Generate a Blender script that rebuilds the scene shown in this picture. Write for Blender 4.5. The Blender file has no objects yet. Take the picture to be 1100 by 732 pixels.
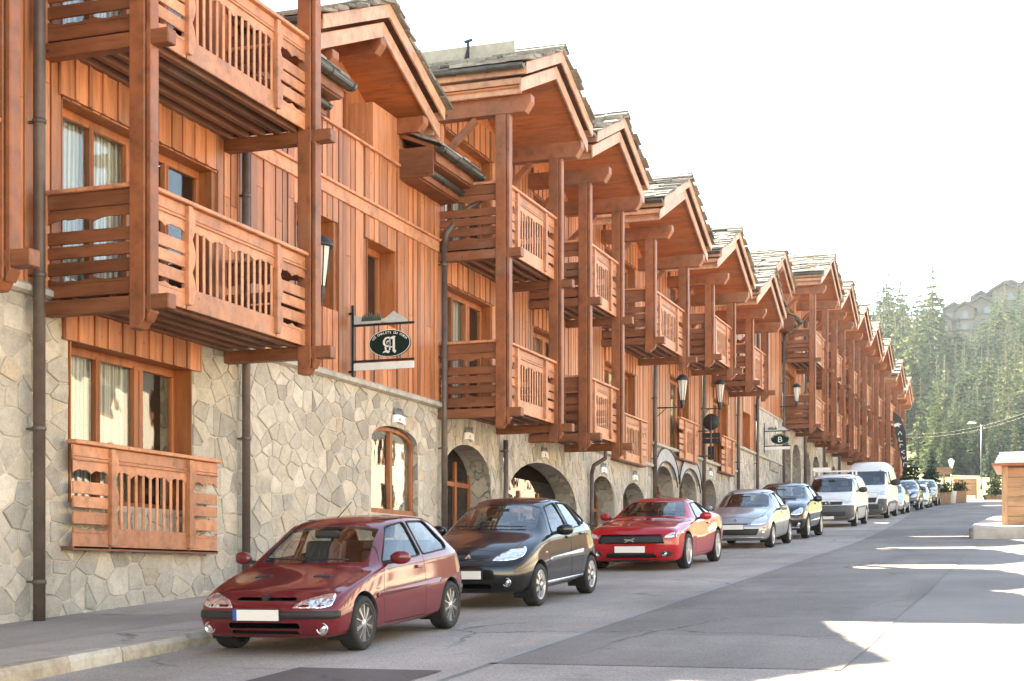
import bpy, bmesh, math, random
from mathutils import Vector, Matrix
from mathutils.bvhtree import BVHTree
SC = bpy.context.scene
COL = SC.collection
R = math.radians
rnd = random.Random(7)

# ------------------------------------------------------------------ world frame
# camera height is z = 0; the street runs along +Y and climbs at SLOPE
SLOPE = 0.0635
CAMH = 1.63
XW = -12.0          # plane of the facade
XB = -10.57         # front plane of the balconies
XF = -9.9           # front plane of the gable bargeboards
XK = -8.7           # kerb
def gz(y): return -CAMH + SLOPE * y

# ------------------------------------------------------------------ mesh builder
class MB:
    def __init__(s): s.v = []; s.f = []; s.m = []; s.s = []
    def add(s, vs, fs, m=0, smooth=False):
        b = len(s.v); s.v += [tuple(p) for p in vs]
        for f in fs: s.f.append(tuple(b + i for i in f)); s.m.append(m); s.s.append(smooth)
    def box(s, x0, x1, y0, y1, z0, z1, m=0):
        vs = [(x0,y0,z0),(x1,y0,z0),(x1,y1,z0),(x0,y1,z0),(x0,y0,z1),(x1,y0,z1),(x1,y1,z1),(x0,y1,z1)]
        s.add(vs, [(3,2,1,0),(4,5,6,7),(0,1,5,4),(1,2,6,5),(2,3,7,6),(3,0,4,7)], m)
    def beam(s, p, q, w, h, up=(0,0,1), m=0):
        p = Vector(p); q = Vector(q); d = (q-p).normalized(); up = Vector(up)
        a = d.cross(up).normalized()*(w/2); b = a.cross(d).normalized()*(h/2)
        vs = [p-a-b,p+a-b,p+a+b,p-a+b,q-a-b,q+a-b,q+a+b,q-a+b]
        s.add(vs, [(3,2,1,0),(4,5,6,7),(0,1,5,4),(1,2,6,5),(2,3,7,6),(3,0,4,7)], m)
    def prism(s, poly, fn, d0, d1, m=0, smooth=False):
        """poly: list of 2-D points; fn(u, v, d) -> 3-D point; extruded from d0 to d1"""
        n = len(poly)
        vs = [fn(u, v, d0) for u, v in poly] + [fn(u, v, d1) for u, v in poly]
        b = len(s.v); s.v += [tuple(p) for p in vs]
        s.f.append(tuple(b+i for i in range(n))[::-1]); s.m.append(m); s.s.append(False)
        s.f.append(tuple(b+n+i for i in range(n))); s.m.append(m); s.s.append(False)
        for i in range(n):
            j = (i+1) % n
            s.f.append((b+i, b+j, b+n+j, b+n+i)); s.m.append(m); s.s.append(smooth)
    def tube(s, path, r, n=10, m=0, caps=True):
        pts = [Vector(p) for p in path]; k = len(pts)
        rr = r if isinstance(r, (list, tuple)) else [r]*k
        b = len(s.v); ref = None
        for i, p in enumerate(pts):
            t = (pts[min(i+1,k-1)] - pts[max(i-1,0)]).normalized()
            if ref is None: ref = Vector((0,0,1)) if abs(t.z) < .9 else Vector((1,0,0))
            a = t.cross(ref).normalized(); c = a.cross(t).normalized(); ref = c
            for j in range(n):
                an = 2*math.pi*j/n; s.v.append(tuple(p + a*rr[i]*math.cos(an) + c*rr[i]*math.sin(an)))
        for i in range(k-1):
            for j in range(n):
                jj = (j+1) % n
                s.f.append((b+i*n+j, b+i*n+jj, b+(i+1)*n+jj, b+(i+1)*n+j)); s.m.append(m); s.s.append(True)
        if caps:
            s.f.append(tuple(b+j for j in range(n))[::-1]); s.m.append(m); s.s.append(False)
            s.f.append(tuple(b+(k-1)*n+j for j in range(n))); s.m.append(m); s.s.append(False)
    def lathe(s, prof, org, ax=(0,0,1), n=20, m=0, smooth=True):
        """prof: (radius, height) pairs around axis ax through org"""
        ax = Vector(ax).normalized(); ref = Vector((1,0,0)) if abs(ax.x) < .9 else Vector((0,1,0))
        a = ax.cross(ref).normalized(); c = ax.cross(a); o = Vector(org); b = len(s.v)
        for r, h in prof:
            for j in range(n):
                an = 2*math.pi*j/n; s.v.append(tuple(o + ax*h + a*r*math.cos(an) + c*r*math.sin(an)))
        for i in range(len(prof)-1):
            for j in range(n):
                jj = (j+1) % n
                s.f.append((b+i*n+j, b+i*n+jj, b+(i+1)*n+jj, b+(i+1)*n+j)); s.m.append(m); s.s.append(smooth)
        if prof[0][0] > 1e-4: s.f.append(tuple(b+j for j in range(n))[::-1]); s.m.append(m); s.s.append(False)
        if prof[-1][0] > 1e-4:
            q = b+(len(prof)-1)*n; s.f.append(tuple(q+j for j in range(n))); s.m.append(m); s.s.append(False)
    def build(s, name, mats, parent=None, bevel=0, org=None, sharp=None):
        if not s.v: return None
        if not isinstance(mats, (list, tuple)): mats = [mats]
        o3 = Vector(org) if org is not None else (parent.get_base() if hasattr(parent, 'get_base') else Vector((0,0,0)))
        if parent is not None and org is None: o3 = base_of(parent)
        me = bpy.data.meshes.new(name)
        me.from_pydata([tuple(Vector(p)-o3) for p in s.v], [], s.f); 
        for mt in mats: me.materials.append(mt)
        for p, m, sm in zip(me.polygons, s.m, s.s): p.material_index = m; p.use_smooth = sm
        bm = bmesh.new(); bm.from_mesh(me)
        if getattr(s, 'fix', True): bmesh.ops.recalc_face_normals(bm, faces=bm.faces)
        bm.to_mesh(me); bm.free(); me.update()
        if sharp: 
            try: me.set_sharp_from_angle(angle=R(sharp))
            except Exception: pass
        o = bpy.data.objects.new(name, me); COL.objects.link(o)
        if parent is not None: o.parent = parent
        elif org is not None: o.location = o3
        if bevel:
            b = o.modifiers.new('bevel', 'BEVEL'); b.width = bevel; b.segments = 1; b.limit_method = 'ANGLE'; b.angle_limit = R(40)
        return o

def base_of(o):
    p = Vector((0,0,0))
    while o is not None: p = p + o.location; o = o.parent
    return p
def tag(o, label=None, cat=None, group=None, kind=None):
    if label: o['label'] = label
    if cat: o['category'] = cat
    if group: o['group'] = group
    if kind: o['kind'] = kind
    return o
def thing(name, label, cat, loc=(0,0,0), group=None, rot=None):
    o = bpy.data.objects.new(name, None); COL.objects.link(o); o.location = loc
    o.empty_display_size = .2
    if rot: o.rotation_euler = rot
    return tag(o, label, cat, group)
def copy_tree(o, loc=None, rot=None, label=None, parent=None):
    c = o.copy(); COL.objects.link(c)
    if parent is not None: c.parent = parent
    for ch in [x for x in bpy.data.objects if x.parent == o]: copy_tree(ch, parent=c)
    if loc is not None: c.location = loc
    if rot is not None: c.rotation_euler = rot
    if label: c['label'] = label
    return c

# ------------------------------------------------------------------ materials
class NT:
    def __init__(s, name):
        s.mat = bpy.data.materials.new(name); s.mat.use_nodes = True
        s.t = s.mat.node_tree; s.t.nodes.clear(); s.out = s.n('ShaderNodeOutputMaterial')
    def n(s, typ, **kw):
        x = s.t.nodes.new(typ)
        for k, v in kw.items():
            if k.startswith('i_'):
                key = k[2:]; key = int(key) if key.isdigit() else key.replace('_', ' ')
                x.inputs[key].default_value = v
            else: setattr(x, k, v)
        return x
    def l(s, a, b): s.t.links.new(a, b)
    def pr(s, **kw):
        p = s.n('ShaderNodeBsdfPrincipled')
        for k, v in kw.items(): p.inputs[k.replace('_', ' ')].default_value = v
        s.l(p.outputs[0], s.out.inputs[0]); return p
    def ramp(s, fac, stops, interp='LINEAR'):
        r = s.n('ShaderNodeValToRGB'); e = r.color_ramp.elements; r.color_ramp.interpolation = interp
        e[0].position, e[0].color = stops[0][0], (*stops[0][1], 1)
        e[1].position, e[1].color = stops[-1][0], (*stops[-1][1], 1)
        for p, c in stops[1:-1]:
            x = e.new(p); x.color = (*c, 1)
        s.l(fac, r.inputs[0]); return r.outputs[0]
    def mix(s, fac, a, b, mode='MIX'):
        m = s.n('ShaderNodeMix', data_type='RGBA', blend_type=mode)
        for sock, v in ((m.inputs['Factor'], fac), (m.inputs[6], a), (m.inputs[7], b)):
            if hasattr(v, 'is_linked') or hasattr(v, 'links'): s.l(v, sock)
            else: sock.default_value = v if not isinstance(v, tuple) else (*v, 1)[:4]
        return m.outputs[2]
    def math(s, op, a, b=0.0):
        m = s.n('ShaderNodeMath', operation=op)
        for sock, v in ((m.inputs[0], a), (m.inputs[1], b)):
            if hasattr(v, 'links'): s.l(v, sock)
            else: sock.default_value = v
        return m.outputs[0]
    def coord(s, scale=(1,1,1), kind='Object', rot=(0,0,0)):
        c = s.n('ShaderNodeTexCoord'); mp = s.n('ShaderNodeMapping'); mp.inputs['Scale'].default_value = scale
        mp.inputs['Rotation'].default_value = rot
        s.l(c.outputs[kind], mp.inputs[0]); return mp.outputs[0]
    def noise(s, vec, scale, detail=4, rough=.6, out=0):
        x = s.n('ShaderNodeTexNoise'); x.inputs['Scale'].default_value = scale
        x.inputs['Detail'].default_value = detail; x.inputs['Roughness'].default_value = rough
        s.l(vec, x.inputs['Vector']); return x.outputs[out]
    def bump(s, h, strength, dist, p):
        b = s.n('ShaderNodeBump'); b.inputs['Strength'].default_value = strength; b.inputs['Distance'].default_value = dist
        s.l(h, b.inputs['Height']); s.l(b.outputs[0], p.inputs['Normal'])

def plain(name, col, rough=.5, metal=0, spec=.5, coat=0, var=.12, scale=8):
    t = NT(name); p = t.pr(Roughness=rough, Metallic=metal, Specular_IOR_Level=spec, Coat_Weight=coat)
    if coat: p.inputs['Coat Roughness'].default_value = .03
    n = t.noise(t.coord(), scale, 3)
    a = tuple(c*(1-var) for c in col); b = tuple(min(1, c*(1+var)) for c in col)
    t.l(t.ramp(n, [(.3, a), (.7, b)]), p.inputs['Base Color']); return t.mat

def wood(name, col, rough=.45, grain=(9,9,1.2), vary=.35, dark=.6):
    """varnished timber: per-board tint, long grain, a few knots and weather streaks"""
    t = NT(name); p = t.pr(Roughness=rough, Specular_IOR_Level=.4)
    g = t.n('ShaderNodeNewGeometry'); isl = g.outputs['Random Per Island']
    co = t.n('ShaderNodeTexCoord'); mp = t.n('ShaderNodeMapping'); mp.inputs['Scale'].default_value = grain
    t.l(co.outputs['Object'], mp.inputs[0])
    off = t.n('ShaderNodeVectorMath', operation='SCALE'); off.inputs[0].default_value = (37, 17, 53); t.l(isl, off.inputs['Scale'])
    ad = t.n('ShaderNodeVectorMath', operation='ADD'); t.l(mp.outputs[0], ad.inputs[0]); t.l(off.outputs[0], ad.inputs[1])
    n = t.noise(ad.outputs[0], 1.6, 6, .65); n2 = t.noise(ad.outputs[0], .35, 2, .5)
    c1 = tuple(c*dark for c in col); c2 = tuple(min(1, c*1.25) for c in col)
    base = t.ramp(n, [(.28, c1), (.5, col), (.75, c2)])
    hue = t.ramp(isl, [(0, (1-vary, 1-vary*.95, 1-vary*.9)), (.5, (1,1,1)), (1, (1+vary*.35, 1+vary*.45, 1+vary*.6))])
    m = t.mix(1.0, base, hue, 'MULTIPLY')
    m2 = t.mix(1.0, m, t.ramp(n2, [(.3, (.72,.72,.74)), (.62, (1.05,1.05,1.05))]), 'MULTIPLY')
    kv = t.n('ShaderNodeTexVoronoi'); kv.inputs['Scale'].default_value = 2.6; t.l(co.outputs['Object'], kv.inputs['Vector'])
    kn = t.ramp(kv.outputs['Distance'], [(.03, (.38,.33,.30)), (.075, (1,1,1))]); m2 = t.mix(1.0, m2, kn, 'MULTIPLY')
    gw = t.noise(co.outputs['Object'], .8, 5, .7); gm = t.ramp(gw, [(.55, (0,0,0)), (.78, (.38,.38,.38))])
    m2 = t.mix(gm, m2, (.30,.235,.19))
    t.l(m2, p.inputs['Base Color']); t.bump(n, .25, .01, p)
    rr = t.n('ShaderNodeMapRange'); rr.inputs['To Min'].default_value = rough-.12; rr.inputs['To Max'].default_value = rough+.2
    t.l(n, rr.inputs[0]); t.l(rr.outputs[0], p.inputs['Roughness'])
    return t.mat

def stone_mat(name, scale=(1,2.35,2.75), tint=(1.01,.965,.91), bright=1.1):
    t = NT(name); p = t.pr(Roughness=.85, Specular_IOR_Level=.25)
    co = t.coord()
    w = t.noise(co, 1.7, 3, .6, out=1)
    wv = t.n('ShaderNodeVectorMath', operation='MULTIPLY_ADD'); wv.inputs[1].default_value = (.0, .34, .34)
    t.l(w, wv.inputs[0]); t.l(co, wv.inputs[2])
    mp = t.n('ShaderNodeMapping'); mp.inputs['Scale'].default_value = scale; t.l(wv.outputs[0], mp.inputs[0])
    def vor(k):
        e = t.n('ShaderNodeTexVoronoi', feature='DISTANCE_TO_EDGE'); c = t.n('ShaderNodeTexVoronoi', feature='F1')
        for v in (e, c): v.inputs['Scale'].default_value = k; v.inputs['Randomness'].default_value = .92; t.l(mp.outputs[0], v.inputs['Vector'])
        sp = t.n('ShaderNodeSeparateColor'); t.l(c.outputs['Color'], sp.inputs[0]); return e.outputs[0], sp.outputs
    e1, s1 = vor(1.0); e2, s2 = vor(1.9)
    pick = t.math('GREATER_THAN', s1[1], .6)
    fine = t.noise(co, 9, 8, .7); fine2 = t.noise(co, 38, 6, .7); big = t.noise(co, .5, 3, .5)
    rv = t.n('ShaderNodeMix', data_type='FLOAT'); t.l(pick, rv.inputs[0]); t.l(s1[0], rv.inputs[2]); t.l(s2[0], rv.inputs[3])
    e2b = t.math('MULTIPLY', e2, 1.0); mn = t.math('MINIMUM', e1, e2b)
    ev = t.n('ShaderNodeMix', data_type='FLOAT'); t.l(pick, ev.inputs[0]); t.l(e1, ev.inputs[2]); t.l(mn, ev.inputs[3])
    k = lambda c: tuple(min(.85, a*b*bright) for a, b in zip(c, tint))
    cell = t.ramp(rv.outputs[0], [(0, k((.31,.29,.265))), (.15, k((.44,.41,.36))), (.35, k((.57,.52,.44))), (.5, k((.37,.355,.33))), (.65, k((.50,.46,.40))), (.8, k((.62,.57,.49))), (.93, k((.45,.425,.385))), (1, k((.50,.42,.32)))])
    c = t.mix(1.0, cell, t.ramp(fine, [(.25, (.66,.66,.67)), (.5, (1,1,1)), (.8, (1.16,1.15,1.12))]), 'MULTIPLY')
    c = t.mix(1.0, c, t.ramp(big, [(.3, (.86,.84,.81)), (.65, (1.05,1.05,1.05))]), 'MULTIPLY')
    jit = t.math('MULTIPLY_ADD', fine, .085); jit.node.inputs[2].default_value = -.036
    ed = t.math('ADD', ev.outputs[0], jit)
    joint = t.ramp(ed, [(.0, (0,0,0)), (.014, (.55,.55,.55)), (.034, (1,1,1))])
    mort = t.mix(t.ramp(t.noise(co, 2.3, 3), [(.38, (0,0,0)), (.6, (1,1,1))]), (.31,.27,.225), (.52,.475,.41))
    c = t.mix(joint, mort, c); t.l(c, p.inputs['Base Color'])
    lvl = t.math('MULTIPLY_ADD', rv.outputs[0], .6); t.l(joint, lvl.node.inputs[2])
    h2 = t.math('MULTIPLY_ADD', fine, .6); t.l(lvl, h2.node.inputs[2])
    h3 = t.math('MULTIPLY_ADD', fine2, .15); t.l(h2, h3.node.inputs[2])
    t.bump(h3, .85, .06, p); return t.mat

def asphalt(name, col, spk=.35):
    t = NT(name); p = t.pr(Roughness=.85, Specular_IOR_Level=.3)
    co = t.coord(); a = t.noise(co, .35, 5, .6); b = t.noise(co, 42, 4, .85); st = t.noise(t.coord((.35,.06,1)), 2.2, 4, .6)
    c = t.ramp(a, [(.3, tuple(x*.8 for x in col)), (.7, tuple(x*1.18 for x in col))])
    c = t.mix(1.0, c, t.ramp(b, [(.3, (1-spk,)*3), (.55, (1,1,1)), (.8, (1+spk,)*3)]), 'MULTIPLY')
    c = t.mix(1.0, c, t.ramp(st, [(.3, (.8,.8,.8)), (.6, (1.07,1.07,1.07))]), 'MULTIPLY')
    wv = t.n('ShaderNodeVectorMath', operation='MULTIPLY_ADD'); wv.inputs[1].default_value = (.9,.9,0); t.l(t.noise(co, 1.1, 6, .7, out=1), wv.inputs[0]); t.l(co, wv.inputs[2])
    cv = t.n('ShaderNodeTexVoronoi', feature='DISTANCE_TO_EDGE'); cv.inputs['Scale'].default_value = .34; t.l(wv.outputs[0], cv.inputs['Vector'])
    ck = t.ramp(cv.outputs[0], [(.0, (.45,.44,.43)), (.006, (.62,.61,.6)), (.011, (1,1,1))]); cm = t.ramp(t.noise(co, .23, 3), [(.48, (0,0,0)), (.58, (1,1,1))])
    c = t.mix(cm, c, t.mix(1.0, c, ck, 'MULTIPLY'))
    oil = t.ramp(t.noise(co, .9, 5, .65), [(.60, (1,1,1)), (.72, (.74,.73,.72))]); c = t.mix(1.0, c, oil, 'MULTIPLY')
    pv = t.n('ShaderNodeTexVoronoi', distance='CHEBYCHEV'); pv.inputs['Scale'].default_value = .16; t.l(co, pv.inputs['Vector']); ps = t.n('ShaderNodeSeparateColor'); t.l(pv.outputs['Color'], ps.inputs[0])
    c = t.mix(1.0, c, t.ramp(ps.outputs[0], [(.0, (.86,.86,.86)), (.5, (1,1,1)), (1, (1.08,1.08,1.08))]), 'MULTIPLY')
    t.l(c, p.inputs['Base Color']); t.bump(b, .35, .01, p); return t.mat

M = {}
M['clad'] = wood('clad_wood', (.51,.190,.083), .42, (10,10,.9), .45)
M['rail'] = wood('rail_wood', (.56,.235,.12), .45, (4,4,4), .22)
M['beam'] = wood('beam_wood', (.27,.088,.036), .45, (3,3,3), .25)  # dark beams; shade of the camera-facing sides also put into the colour
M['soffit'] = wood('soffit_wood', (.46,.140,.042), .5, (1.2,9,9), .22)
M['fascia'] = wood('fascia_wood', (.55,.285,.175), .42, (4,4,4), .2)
M['side'] = wood('shaded_side_wood', (.23,.080,.034), .48, (1.4,8,8), .22)  # camera-facing boards' shade put into a darker copy of the rail wood
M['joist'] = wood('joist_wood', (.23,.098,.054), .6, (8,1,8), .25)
M['frame'] = wood('window_wood', (.36,.115,.038), .4, (8,8,1), .2)
M['stone'] = stone_mat('rubble_stone')
M['stonetall'] = stone_mat('upright_stone', (1,3.3,1.35), (1.02,1,.97))
M['reveal'] = stone_mat('reveal_stone', (2.4,2.4,2.3), (.8,.78,.76))
def block_mat():
    t = NT('stone_blocks'); p = t.pr(Roughness=.88, Specular_IOR_Level=.2); g = t.n('ShaderNodeNewGeometry'); isl = g.outputs['Random Per Island']; co = t.coord()
    off = t.n('ShaderNodeVectorMath', operation='SCALE'); off.inputs[0].default_value = (31, 57, 23); t.l(isl, off.inputs['Scale']); ad = t.n('ShaderNodeVectorMath', operation='ADD'); t.l(co, ad.inputs[0]); t.l(off.outputs[0], ad.inputs[1])
    n = t.noise(ad.outputs[0], 5, 8, .72); f = t.noise(ad.outputs[0], 30, 6, .75); big = t.noise(co, .5, 3); v = t.noise(ad.outputs[0], 1.6, 4, .6)
    c = t.ramp(isl, [(0, (.40,.375,.335)), (.12, (.50,.46,.395)), (.3, (.64,.575,.485)), (.45, (.49,.465,.42)), (.58, (.60,.545,.465)), (.72, (.70,.635,.545)), (.84, (.54,.50,.44)), (.93, (.63,.555,.455)), (1, (.58,.48,.365))])
    c = t.mix(1.0, c, t.ramp(n, [(.25, (.70,.70,.71)), (.5, (1,1,1)), (.8, (1.14,1.13,1.1))]), 'MULTIPLY'); c = t.mix(1.0, c, t.ramp(v, [(.3, (.84,.83,.83)), (.65, (1.07,1.06,1.04))]), 'MULTIPLY')
    c = t.mix(1.0, c, t.ramp(f, [(.3, (.82,.82,.82)), (.7, (1.08,1.08,1.08))]), 'MULTIPLY'); c = t.mix(1.0, c, t.ramp(big, [(.3, (.86,.84,.81)), (.65, (1.04,1.04,1.04))]), 'MULTIPLY')
    t.l(c, p.inputs['Base Color']); h = t.math('MULTIPLY_ADD', f, .35); t.l(n, h.node.inputs[2]); t.bump(h, .9, .035, p); return t.mat
M['blocks'] = block_mat(); M['mortar'] = plain('lime_mortar', (.54,.48,.40), .95, var=.2, scale=6)
M['capstone'] = plain('capstone', (.44,.40,.34), .85, var=.25, scale=5)
M['metal'] = plain('brown_zinc', (.125,.092,.076), .5, .25, var=.25, scale=3)
M['gutter'] = plain('grey_zinc', (.10,.105,.10), .4, .7, var=.25, scale=4)
M['black'] = plain('black_iron', (.016,.016,.017), .45)
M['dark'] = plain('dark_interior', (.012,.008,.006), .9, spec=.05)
M['white'] = plain('white_paint', (.78,.77,.74), .5, var=.05)
M['curtain'] = None
def slate_mat():
    t = NT('stone_slates'); p = t.pr(Roughness=.8, Specular_IOR_Level=.35)
    g = t.n('ShaderNodeNewGeometry'); co = t.coord(); n = t.noise(co, 6, 6, .7)
    c = t.ramp(g.outputs['Random Per Island'], [(0, (.09,.08,.07)), (.3, (.20,.175,.145)), (.55, (.30,.265,.215)), (.8, (.23,.20,.17)), (1, (.37,.34,.29))])
    c = t.mix(1.0, c, t.ramp(n, [(.3, (.55,.55,.55)), (.7, (1.2,1.2,1.2))]), 'MULTIPLY')
    t.l(c, p.inputs['Base Color']); t.bump(n, .6, .03, p); return t.mat
M['slate'] = slate_mat()
def curtain_mat():
    t = NT('net_curtain'); p = t.pr(Roughness=.9)
    w = t.n('ShaderNodeTexWave', wave_type='BANDS', bands_direction='Y'); w.inputs['Scale'].default_value = 5; w.inputs['Distortion'].default_value = 2.5
    w.inputs['Detail'].default_value = 3; t.l(t.coord((1,1,.12)), w.inputs[0])
    t.l(t.ramp(w.outputs[1], [(0, (.40,.38,.34)), (1, (.82,.80,.75))]), p.inputs['Base Color']); t.bump(w.outputs[1], .6, .05, p); return t.mat
M['curtain'] = curtain_mat()
def glass_mat(name, tint=(.75,.8,.8), rough=.0, refl=1.5):
    t = NT(name); tr = t.n('ShaderNodeBsdfTransparent'); tr.inputs[0].default_value = (*tint, 1)
    gl = t.n('ShaderNodeBsdfGlossy'); gl.inputs['Roughness'].default_value = rough + .015; gl.inputs[0].default_value = (1,1,1,1)
    lw = t.n('ShaderNodeLayerWeight'); lw.inputs[0].default_value = .5
    pw = t.math('POWER', lw.outputs['Facing'], 5.0); f_ = t.math('MULTIPLY_ADD', pw, .9); f_.node.inputs[2].default_value = .042*refl
    n = t.noise(t.coord(), 1.3, 2); b = t.n('ShaderNodeBump'); b.inputs['Strength'].default_value = .06; b.inputs['Distance'].default_value = .05
    t.l(n, b.inputs['Height']); t.l(b.outputs[0], gl.inputs['Normal'])
    m = t.n('ShaderNodeMixShader'); t.l(f_, m.inputs[0]); t.l(tr.outputs[0], m.inputs[1]); t.l(gl.outputs[0], m.inputs[2])
    t.l(m.outputs[0], t.out.inputs[0]); return t.mat
M['glass'] = glass_mat('window_glass', (.9,.92,.9), 0, 1.3)
SKY_STR, SKY_AIR, SKY_DUST, SKY_OZ = .085, 1.0, .2, .6
SUN_STR = 5
EXPO = 3.25
WB = 8500
WBT = 8
HAZE = .00015

# ------------------------------------------------------------------ chalet kit
def yz(x): return lambda u, v, d: (d, u, v)          # polygon in the facade plane (y, z) extruded along x
def xz(y): return lambda u, v, d: (u, d, v)
FN_YZ = lambda u, v, d: (d, u, v)
FN_XZ = lambda u, v, d: (u, d, v)

def arch_pts(ya, yb, zs, zt, n=14):
    """segmental arch from (ya, zs) over the crown zt to (yb, zs)"""
    c = (ya+yb)/2; h = (yb-ya)/2; out = []
    for i in range(n+1):
        t = math.pi*(1 - i/n); out.append((c + h*math.cos(t), zs + (zt-zs)*math.sin(t)**.8))
    return out

def clip_poly(poly, a, b, c):
    """keep the part of poly where a*u + b*v <= c"""
    out = []; n = len(poly)
    for i in range(n):
        p, q = poly[i], poly[(i+1) % n]; dp, dq = a*p[0]+b*p[1]-c, a*q[0]+b*q[1]-c
        if dp <= 0: out.append(p)
        if dp*dq < 0: t = dp/(dp-dq); out.append((p[0]+(q[0]-p[0])*t, p[1]+(q[1]-p[1])*t))
    return out
def stone_blocks(mb, y0, y1, z0, z1, ops, sy, sz, seed, x=None):
    """rubble facing: irregular stones with straight sides, each proud of the mortar by its own amount"""
    x = XW if x is None else x; r = random.Random(seed); nu = int((y1-y0)/sy)+3; nv = int((z1-z0)/sz)+3; S = {}
    for i in range(-1, nu):
        for j in range(-1, nv):
            u, v = i + .5*(j % 2) + r.uniform(-.47, .47), j + r.uniform(-.47, .47); k = r.random()
            S[i, j] = [(u, v)] if k > .36 else [(u-.23+r.uniform(-.1,.1), v-.2*r.choice((-1,1))), (u+.25, v+.2*r.choice((-1,1)))]
    for i in range(-1, nu):
        for j in range(-1, nv):
            for s in S[i, j]:
                pl = [(s[0]-1.6, s[1]-1.6), (s[0]+1.6, s[1]-1.6), (s[0]+1.6, s[1]+1.6), (s[0]-1.6, s[1]+1.6)]
                for a in range(i-2, i+3):
                    for b in range(j-2, j+3):
                        for q in S.get((a, b), ()):
                            if q is s: continue
                            dx, dy = q[0]-s[0], q[1]-s[1]; pl = clip_poly(pl, dx, dy, (q[0]**2+q[1]**2-s[0]**2-s[1]**2)/2)
                            if len(pl) < 3: break
                pl = [(y0+u*sy, z0+v*sz) for u, v in pl]
                for (a, b, c) in ((1,0,y1-.004), (-1,0,-y0-.004), (0,1,z1-.03), (0,-1,-z0)): pl = clip_poly(pl, a, b, c) if len(pl) > 2 else pl
                if len(pl) < 3: continue
                cy = sum(p[0] for p in pl)/len(pl); cz = sum(p[1] for p in pl)/len(pl); skip = False
                for (ya, yb, zb, zs, zt) in ops:
                    if cz < zb: pl = clip_poly(pl, 0, 1, zb) if ya-.6 < cy < yb+.6 and len(pl) > 2 and max(p[1] for p in pl) > zb else pl; continue
                    c_, h = (ya+yb)/2, (yb-ya)/2; f = lambda y: zs + (zt-zs)*max(0, 1-min(1, abs((y-c_)/h))**2)**.4 if zt > zs+.01 else zs
                    if ya < cy < yb and cz < f(cy): skip = True; break
                    if ya < cy < yb:
                        e = .05; m = (f(cy+e)-f(cy-e))/(2*e); m = max(-6, min(6, m)); pl = clip_poly(pl, m, -1, m*cy - f(cy))
                    elif cz < zt and ya-1 < cy <= ya: pl = clip_poly(pl, 1, 0, ya)
                    elif cz < zt and yb <= cy < yb+1: pl = clip_poly(pl, -1, 0, -yb)
                    if len(pl) < 3: skip = True; break
                if skip: continue
                cy = sum(p[0] for p in pl)/len(pl); cz = sum(p[1] for p in pl)/len(pl); R0 = max(math.hypot(p[0]-cy, p[1]-cz) for p in pl)
                if R0 < .05: continue
                g = r.uniform(.007, .016); k1 = 1-g/R0*1.6; k2 = 1-(g+.009)/R0*1.6; h = r.uniform(.005, .030); ty, tz = r.uniform(-.03, .03), r.uniform(-.03, .03); n = len(pl)
                if k2 < .3: continue
                jj = [r.uniform(-.006, .006) for _ in pl]; S1 = [(cy+(p[0]-cy)*(k1+q), cz+(p[1]-cz)*(k1+q)) for p, q in zip(pl, jj)]; S2 = [(cy+(p[0]-cy)*(k2+q), cz+(p[1]-cz)*(k2+q)) for p, q in zip(pl, jj)]
                top = lambda p: x + h + ty*(p[0]-cy) + tz*(p[1]-cz)
                mb.add([(x-.03, *p) for p in S1] + [(top(p)-.008, *p) for p in S1] + [(top(p), *p) for p in S2],
                       [(i, (i+1) % n, n+(i+1) % n, n+i) for i in range(n)] + [(n+i, n+(i+1) % n, 2*n+(i+1) % n, 2*n+i) for i in range(n)] + [tuple(2*n+i for i in range(n))], 1)
def stone_wall(root, y0, y1, ztop, ops, mat='stone', step=None, top=None):
    """ops: (ya, yb, zbot, zspring, ztop). sheet with openings, reveals .5 deep, ends and a thick top"""
    mb = MB(); rv = MB(); zb = gz(y0) - .8; D = .55
    def q(ya, yb, za, zc):
        mb.add([(XW,ya,za),(XW,yb,za),(XW,yb,zc),(XW,ya,zc)], [(0,1,2,3)])
    y = y0
    for (ya, yb, z0, zs, zt) in sorted(ops):
        q(y, ya, zb, ztop); z0 = max(z0, zb)
        if z0 > zb + .05: q(ya, yb, zb, z0)
        a = arch_pts(ya, yb, zs, zt) if zt > zs + .01 else [(ya, zs), (yb, zs)]
        for (p, r) in zip(a[:-1], a[1:]):
            mb.add([(XW,p[0],p[1]),(XW,r[0],r[1]),(XW,r[0],ztop),(XW,p[0],ztop)], [(0,1,2,3)])
            rv.add([(XW,p[0],p[1]),(XW,r[0],r[1]),(XW-D,r[0],r[1]),(XW-D,p[0],p[1])], [(0,1,2,3)])
        rv.add([(XW,ya,z0),(XW,ya,zs),(XW-D,ya,zs),(XW-D,ya,z0)], [(0,1,2,3)])
        rv.add([(XW,yb,z0),(XW,yb,zs),(XW-D,yb,zs),(XW-D,yb,z0)], [(0,1,2,3)])
        rv.add([(XW,ya,z0),(XW,yb,z0),(XW-D,yb,z0),(XW-D,ya,z0)], [(0,1,2,3)])
        y = yb
    q(y, y1, zb, ztop)
    mb.add([(XW,y0,ztop),(XW,y1,ztop),(XW-.7,y1,ztop),(XW-.7,y0,ztop)], [(0,1,2,3)])
    big = mat == 'stone'
    stone_blocks(mb, y0, y1, gz(y0)-.05, ztop, ops, .43 if big else .26, .31 if big else .44, int(y0*10))
    w_ = mb.build('stone_wall', [M['mortar'], M['blocks']], root)
    rv.build('arch_reveal', M['reveal'], root)
    return w_

def subtract(iv, a, b):
    out = []
    for p, q in iv:
        if b <= p or a >= q: out.append((p, q)); continue
        if a > p: out.append((p, a))
        if b < q: out.append((b, q))
    return out

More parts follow.
